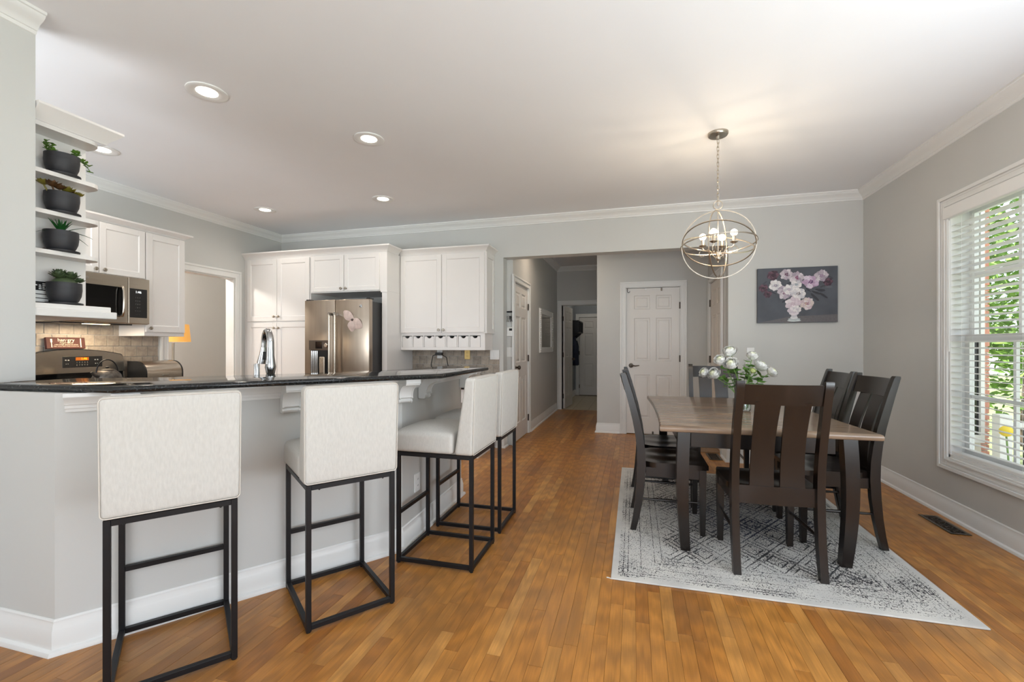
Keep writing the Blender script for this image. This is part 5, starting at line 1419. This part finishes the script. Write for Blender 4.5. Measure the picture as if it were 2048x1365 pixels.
# urn
for (v, wd, hh, col) in ((.965, .060, .010, (206, 214, 214)), (.94, .054, .014, (190, 198, 200)), (.91, .034, .016, (222, 222, 224)), (.875, .026, .018, (206, 204, 210)), (.83, .045, .022, (224, 216, 222)), (.78, .062, .03, (216, 206, 214))):
    x, z = U(.465, v); blob(x, z, wd, hh, col, 16, .05)
def bloom_(u, v, r, cols, dark):
    x, z = U(u, v); r *= 1.08
    for i in range(10): a = 2 * PI * i / 10 + rp.random(); blob(x + r * .62 * math.cos(a), z + r * .55 * math.sin(a), r * .42, r * .30, tuple(int(q * .86) for q in cols[(i + 2) % len(cols)]), 10, .16, a + PI / 2)
    for i in range(9):
        a = 2 * PI * i / 9 + rp.random(); blob(x + r * .55 * math.cos(a), z + r * .5 * math.sin(a), r * .5, r * .36, cols[i % len(cols)], 10, .18, a)
    for i in range(7):
        a = 2 * PI * i / 7 + rp.random(); blob(x + r * .30 * math.cos(a), z + r * .28 * math.sin(a), r * .34, r * .2, cols[(i + 1) % len(cols)], 9, .2, a + .7)
    for i in range(5):
        a = 2 * PI * i / 5 + rp.random(); blob(x + r * .16 * math.cos(a), z + r * .15 * math.sin(a), r * .22, r * .09, dark[i % len(dark)], 8, .25, a + .9)
PALE = [(200, 190, 198), (216, 209, 214), (184, 171, 184), (168, 155, 170)]; WHT = [(226, 222, 224), (206, 204, 210), (236, 232, 232)]; MAU = [(170, 142, 170), (150, 118, 150), (200, 180, 200)]; PLUM = [(86, 58, 72), (70, 48, 62), (110, 78, 92)]
for (u, v, r, c_, d_) in ((.075, .36, .040, PLUM, [(40, 30, 40)]), (.20, .13, .050, PLUM, [(52, 30, 44)]), (.13, .47, .036, PLUM, [(44, 34, 42)]), (.88, .28, .038, PLUM, [(60, 48, 58)]),
                          (.23, .32, .055, WHT, [(150, 140, 156), (180, 172, 182)]), (.37, .12, .055, PALE, [(96, 60, 82), (140, 104, 126)]), (.50, .19, .060, PALE, [(130, 70, 100), (170, 120, 146)]), (.49, .31, .045, WHT, [(160, 170, 178)]),
                          (.35, .45, .066, PALE, [(120, 84, 108), (170, 140, 160)]), (.40, .40, .050, WHT, [(190, 176, 190)]), (.67, .27, .066, [(220, 208, 222), (190, 160, 190), (206, 186, 208)], [(96, 70, 110), (150, 110, 150)]), (.80, .17, .056, PALE, [(160, 136, 160)]),
                          (.52, .48, .060, WHT, [(120, 112, 116), (196, 188, 190)]), (.62, .66, .060, [(224, 214, 216), (206, 186, 194), (216, 202, 198)], [(170, 130, 142), (206, 180, 150)]), (.45, .66, .066, [(232, 224, 228), (220, 206, 214), (212, 196, 206)], [(206, 186, 198)]), (.50, .76, .034, WHT, [(200, 190, 200)])):
    bloom_(u, v, r, c_, d_)
for (u, v) in ((.74, .47), (.78, .42), (.72, .55), (.82, .52)):
    x, z = U(u, v); blob(x, z, .05, .011, (58, 58, 66), 8, .2, -.5 + rp.uniform(-.4, .4))
mb.build('painted_bouquet', PAINTED, pt_)

# ------------------------------------------------------------------ floor registers, mat, hall items
def register(label, loc, rz, w_, l_):
    t = thing('floor_vent', label, 'floor vent', loc, rz)
    mb = MB(); mb.box(-w_ / 2 + .01, w_ / 2 - .01, -l_ / 2 + .01, l_ / 2 - .01, .0008, .0016); mb.build('duct_opening', DARKGAP, t)
    mb = MB()
    f = .020
    for (a, b, c, d) in ((-w_ / 2, -w_ / 2 + f, -l_ / 2, l_ / 2), (w_ / 2 - f, w_ / 2, -l_ / 2, l_ / 2), (-w_ / 2 + f, w_ / 2 - f, -l_ / 2, -l_ / 2 + f), (-w_ / 2 + f, w_ / 2 - f, l_ / 2 - f, l_ / 2)): mb.box(a, b, c, d, .0017, .006, .0015, 1)
    mb.build('rim', PEWTER, t)
    mb = MB(); nn_ = max(3, int(l_ / .075))
    for i in range(nn_):
        yc_ = -l_ / 2 + f + (l_ - 2 * f) * (i + .5) / nn_
        for sx in (-1, 1):
            pts = [(sx * (.004 + .010 * k / 10 * 1.6) * 1 + sx * .012 * math.sin(k * .9), yc_ - .028 + .056 * k / 10, .004) for k in range(11)]
            mb.tube(pts, .0024, 5)
            mb.tube([(sx * .020 + .011 * math.cos(a), yc_ + .011 * math.sin(a), .004) for a in [2 * PI * k / 12 for k in range(12)]], .0022, 5, True)
        mb.box(-w_ / 2 + f, w_ / 2 - f, yc_ - .0025 + .035, yc_ + .0025 + .035, .002, .005)
    mb.build('scrollwork', PEWTER, t, smooth=50)
    return t
register('dark metal scrollwork floor vent near the baseboard under the window', (2.035, 3.705, 0), R(0), .115, .345)
register('small dark floor vent between the tan mat and the table legs', (.845, 5.31, 0), 0, .13, .30)
mb = MB(); mb.box(-.11, .11, -.21, .21, .0005, .009, .003, 2); o = mb.build('door_mat', mat('tan_mat', (150, 122, 96), .95, var=.12, scale=60, bump=.5, bscale=300)); o.location = (.835, 5.71, 0)
tag(o, 'small tan mat on the floor before the right-hand alcove door', 'mat')
# mirror
mr = thing('hall_mirror', 'rectangular mirror in a beaded white frame on the left hall wall', 'mirror', (-1.435, 7.39, 1.465), R(90))
mb = MB(); w_, h_, f_ = .44, .35, .12
for (a, b, c, d) in ((-w_ - .11, -w_ + .02, -h_ - .005, h_ + .005), (w_ - .02, w_ + .11, -h_ - .005, h_ + .005)): mb.box(a, b, -.022, 0, c, d, .006)
mb.box(-w_ + .02, w_ - .02, -.022, 0, h_ - .085, h_ + .005, .006); mb.box(-w_ + .02, w_ - .02, -.022, 0, -h_ - .005, -h_ + .085, .006)
mb.build('frame', TRIM, mr)
mb = MB(); mb.box(-w_ + .021, w_ - .021, -.010, -.002, -h_ + .086, h_ - .086); mb.build('glass', MIRR, mr)
mb = MB()
for i in range(22): mb.ball((w_ + .09, -.024, -h_ + .02 + i * (2 * h_ - .04) / 21), .011, 8, 5); mb.ball((-w_ - .09, -.024, -h_ + .02 + i * (2 * h_ - .04) / 21), .011, 8, 5)
b_ = mb.build('bead_row', TRIM, mr); b_['kind'] = 'stuff'
# coat shelf and jacket in the mudroom
rk = thing('coat_shelf', 'black cubby coat shelf on brackets on the mudroom wall', 'shelf', (-1.43, 10.35, 1.42))
mb = MB(); mb.box(.001, .24, -.38, .50, .355, .375, .002, 1); mb.box(.001, .24, -.38, .50, .10, .12, .002, 1)
for yy in (-.38, -.09, .195, .48): mb.box(.001, .24, yy, yy + .02, .12, .355)
mb.box(.001, .012, -.38, .50, -.06, .355); mb.build('carcass', BLACKM, rk)
for yy in (-.30, .40):
    mb = MB(); mb.prism([(.012, .10), (.21, .10)] + [(.012 + .198 * math.cos(a), .10 - .16 * math.sin(a) * (1 - .55 * math.cos(a))) for a in [PI / 2 * i / 8 for i in range(1, 9)]] , 'y', yy, yy + .02); mb.build('bracket', BLACKM, rk)
for yy in (-.25, -.02, .2):
    mb = MB(); mb.tube([(.012, yy, .0), (.05, yy, -.01), (.06, yy, .015)], .006, 6); mb.build('hook', CHROME, rk)
jk = thing('hanging_jacket', 'navy jacket hanging from the coat shelf in the mudroom', 'jacket', (-1.33, 10.12, 1.42))
mb = MB(); rings = []
for i in range(10):
    u = i / 9; z_ = -.02 - .60 * u; rx = .045 + .05 * min(1, u * 2.5) + .02 * u; ry = .06 + .13 * min(1, u * 3)
    rings.append([(rx * math.cos(a) * (1 + .16 * math.sin(5 * a + 2 * u)), ry * math.sin(a) * (1 + .12 * math.sin(7 * a + 3 * u)), z_ + .02 * math.sin(3 * a) * u) for a in [2 * PI * k / 28 for k in range(28)]])
mb.loft(rings, True, True); mb.build('body', DENIM, jk, smooth=60)
for sx in (-1, 1):
    mb = MB(); mb.tube([(.03, sx * .13, -.10), (.055, sx * .185, -.22), (.06, sx * .20, -.40), (.065, sx * .185, -.56)], [.05, .05, .045, .038], 12); mb.build('sleeve', DENIM, jk, smooth=60)
mb = MB(); mb.tube([(.05 * math.cos(a), .06 * math.sin(a), -.015 + .01 * math.cos(a)) for a in [2 * PI * k / 16 for k in range(16)]], .016, 8, True); mb.build('collar', DENIM, jk, smooth=60)
# over-door hooks on the pantry door
hk = thing('over_door_hook', 'curled black hook over the top left corner of the pantry door', 'hook', (-.078, 6.398, 1.975))
mb = MB(); mb.tube([(-.01, .004, .038), (-.01, -.004, .03), (-.01, -.006, .0), (.0, -.010, -.014), (.018, -.012, -.012), (.022, -.012, .004)], .0035, 7); mb.build('wire', BLACKM, hk, smooth=60)
hk = thing('over_door_hook', 'tiny white hook over the top of the pantry door', 'hook', (.155, 6.398, 2.0))
mb = MB(); mb.box(-.011, .011, -.006, .004, -.018, .018, .002, 1); mb.build('clip', WHITEP, hk)
hk = thing('over_door_hook', 'small dark metal clip over the top right of the pantry door', 'hook', (.362, 6.398, 1.995))
mb = MB(); mb.box(-.009, .009, -.006, .004, -.022, .020, .002, 1); mb.build('clip', PEWTER, hk)
hk = thing('door_clip', 'small dark metal clip under the bottom edge of the pantry door', 'clip', (.248, 6.398, .0))
mb = MB(); mb.box(-.011, .011, -.008, .004, .0, .048, .002, 1); mb.build('clip', PEWTER, hk)
# lamp in the room beyond the kitchen
lp_ = thing('table_lamp', 'lamp with glowing amber drum shade in the room past the kitchen doorway', 'lamp', (-5.75, 4.40, 0))
mb = MB(); mb.lathe([(.0001, 0), (.14, 0), (.14, .02), (.02, .03), (.014, .06), (.014, 1.26), (.0001, 1.26)], 24); mb.build('pole', NICKEL, lp_, smooth=40)
SH = bpy.data.materials.new('amber_shade'); SH.use_nodes = True; b = SH.node_tree.nodes['Principled BSDF']
b.inputs['Base Color'].default_value = lin((214, 160, 84)) + (1,); b.inputs['Emission Color'].default_value = lin((226, 160, 70)) + (1,); b.inputs['Emission Strength'].default_value = .55
mb = MB(); rr = [(.19, 1.275), (.17, 1.50), (.167, 1.50), (.187, 1.275)]
mb.loft([[(r_ * math.cos(2 * PI * k / 32), r_ * math.sin(2 * PI * k / 32), z_) for k in range(32)] for r_, z_ in rr + rr[:1]], True, False); mb.build('drum_shade', SH, lp_, smooth=40)
mb = MB(); mb.ball((0, 0, 1.33), .035, 12, 8); mb.build('bulb', BULB, lp_, smooth=60)
lamp('POINT', 'den_lamp', (-5.75, 4.40, 1.34), 22, (1, .86, .66), shadow_soft_size=.03)
lamp('POINT', 'den_fill_lamp', (-5.7, 3.4, 2.4), 90, (1, .93, .84), shadow_soft_size=.1)  # point lamp without fixture, added to brighten the den

# ------------------------------------------------------------------ outside the window
GRASS = mat('lawn', (128, 140, 98), .9, var=.3, scale=3)
mb = MB(); mb.box(2.4, 40, -20, 40, -.95, -.85); g = struct('ground', mb, GRASS)
DECK = mat('deck_boards', (206, 202, 196), .7, var=.08, scale=4)
dk = sempty('deck', (2.5, 5, -.5)); dk['kind'] = 'structure'
bm0 = MB(); bm0.box(-.1, 3.9, -.068, .068, -.03, 0, .003, 1); b0 = None
for i in range(26):
    if b0 is None: b0 = o = bm0.build('deck_board', DECK, dk)
    else: o = b0.copy(); C.objects.link(o)
    o.location = (-.05, -3.0 + i * .14, 0)
mb = MB(); mb.box(-.05, 3.7, -3.0, .5, -.3, -.0301); mb.build('joists', DECK, dk)
EXT = mat('exterior_white', (236, 234, 228), .5, var=.02)
rl = thing('deck_railing', 'white balustered deck railing outside the window', 'railing', (4.9, 5.48, -.5), R(90))
for yy in (-1.5, 0, 1.42):
    mb = MB(); mb.box(-.05, .05, yy - .05, yy + .05, 0, 1.05, .004); mb.build('post', EXT, rl)
mb = MB(); mb.box(-.045, .045, -1.5, 1.42, .93, .97, .004); mb.build('top_rail', EXT, rl)
mb = MB(); mb.box(-.03, .03, -1.5, 1.42, .10, .14, .003); mb.build('bottom_rail', EXT, rl)
bm0 = MB(); bm0.box(-.011, .011, -.011, .011, .14, .93); b0 = None
for i in range(40):
    yy = -1.42 + i * .07
    if b0 is None: b0 = o = bm0.build('baluster', BLACKM, rl)
    else: o = b0.copy(); C.objects.link(o)
    o.location = (0, yy, 0)
# house wing with siding, brick corner pier and shutter window
SIDE = mat('cream_siding', (226, 218, 202), .6, var=.03)
wg = sempty('wall_wing', (2.4, 5.75, -.6))
mb = MB(); mb.box(-.2, 1.08, .02, .3, 0, 4.4); mb.build('sheathing', SIDE, wg)
bm0 = MB(); bm0.prism([(-.2 * 0, 0), (-.018, .0), (-.004, .118), (0, .118)], 'x', -.2, 1.08); b0 = None
for i in range(36):
    if b0 is None: b0 = o = bm0.build('siding_board', SIDE, wg)
    else: o = b0.copy(); C.objects.link(o)
    o.location = (0, .02, .0 + i * .12)
mb = MB(); mb.box(.90, .98, -.05, .02, .9, 3.6, .003); mb.box(1.045, 1.08, -.05, .02, .9, 3.6, .003); mb.box(.90, 1.08, -.05, .02, 3.6, 3.68, .003); mb.box(.90, 1.08, -.05, .02, .82, .9, .003); mb.build('window_trim', EXT, wg)
mb = MB(); mb.box(.98, 1.045, -.02, .019, .9, 3.6); mb.build('window_glass', BLACKG, wg)
BRICK = mat('red_brick', (206, 146, 124), .85, var=.2, scale=14, bump=.4)
pr = sempty('brick_pier', (3.634, 6.2, -.6))
mb = MB(); mb.box(-.108, .108, -.108, .108, 0, 4.4); mb.build('mortar_core', mat('mortar', (196, 190, 180), .9), pr)
bmesh_b = MB(); bmesh_b.box(-.098, .098, -.014, .014, -.028, .028, .003, 1); b0 = None
for i in range(64):
    for (dx, dy, rz) in ((0, -.108, 0), (.108, 0, 90)):
        if b0 is None: b0 = o = bmesh_b.build('brick', BRICK, pr)
        else: o = b0.copy(); C.objects.link(o)
        off = .02 if i % 2 else -.012
        o.location = (dx + (off if rz == 0 else 0), dy + (off if rz else 0), .035 + i * .067); o.rotation_euler = (0, 0, R(rz))
# trees
LEAFG = mat('tree_leaf', (104, 140, 52), .6, var=.55, scale=4); BARK = mat('bark', (84, 70, 56), .9, var=.2)
rt = random.Random(4)
def tree(loc, h, rx, rz_, label, n=2600):
    t = thing('garden_tree', label, 'tree', loc, 0, 'trees beyond the window')
    mb = MB(); mb.tube([(0, 0, 0), (.05, 0, h * .4), (0, .05, h * .7)], [.16, .12, .07], 10); mb.build('trunk', BARK, t, smooth=60)
    mb = MB()
    for i in range(n):
        while True:
            p = Vector((rt.uniform(-1, 1), rt.uniform(-1, 1), rt.uniform(-1, 1)))
            if .35 < p.length < 1: break
        lump = 1 + .18 * math.sin(5 * p.x + 3 * p.z) * math.sin(4 * p.y)
        c_ = Vector((p.x * rx * lump, p.y * rx * lump, h * .58 + p.z * rz_ * lump)); s_ = rt.uniform(.06, .13)
        a = Vector((rt.uniform(-1, 1), rt.uniform(-1, 1), rt.uniform(-.6, .6))).normalized(); b_ = a.cross(Vector((rt.uniform(-1, 1), rt.uniform(-1, 1), rt.uniform(-1, 1)))).normalized()
        mb.add([c_ - a * s_, c_ + b_ * s_ * .45, c_ + a * s_, c_ - b_ * s_ * .45], [(0, 1, 2, 3)])
    mb.build('crown', LEAFG, t, kind='stuff')
for i, (x, y, h, rx, rz_) in enumerate(((6.9, 10.2, 4.6, 1.5, 2.3), (10.6, 11.4, 5.6, 1.7, 2.8), (8.0, 14.2, 6.2, 1.9, 3.0), (7.6, 6.3, 4.4, 1.5, 2.2)  )):
    tree((x, y, -.6), h, rx, rz_, ['bushy green tree just past the brick pier outside', 'green tree behind the first bushy tree outside', 'tall green tree at the back left beyond the window', 'low green tree over the deck railing outside', 'tallest green tree at the very back outside', 'green tree farthest to the right outside the window'][i])
t = thing('yellow_flower', 'round yellow flower head above the deck railing outside', 'flower', (3.345, 5.22, -.5))
mb = MB(); mb.tube([(0, 0, .30), (.02, 0, .6), (0, 0, .90)], .008, 6); mb.build('stem', STEMG, t)
mb = MB(); mb.ball((0, 0, .925), .05, 14, 9); mb.build('bloom', mat('yellow_petal', (244, 214, 60), .6), t, smooth=60)
mb = MB(); mb.lathe([(.0001, 0), (.10, 0), (.14, .30), (.12, .30), (.10, .28), (.0001, .28)], 20); mb.build('pot', STONE, t, smooth=40)
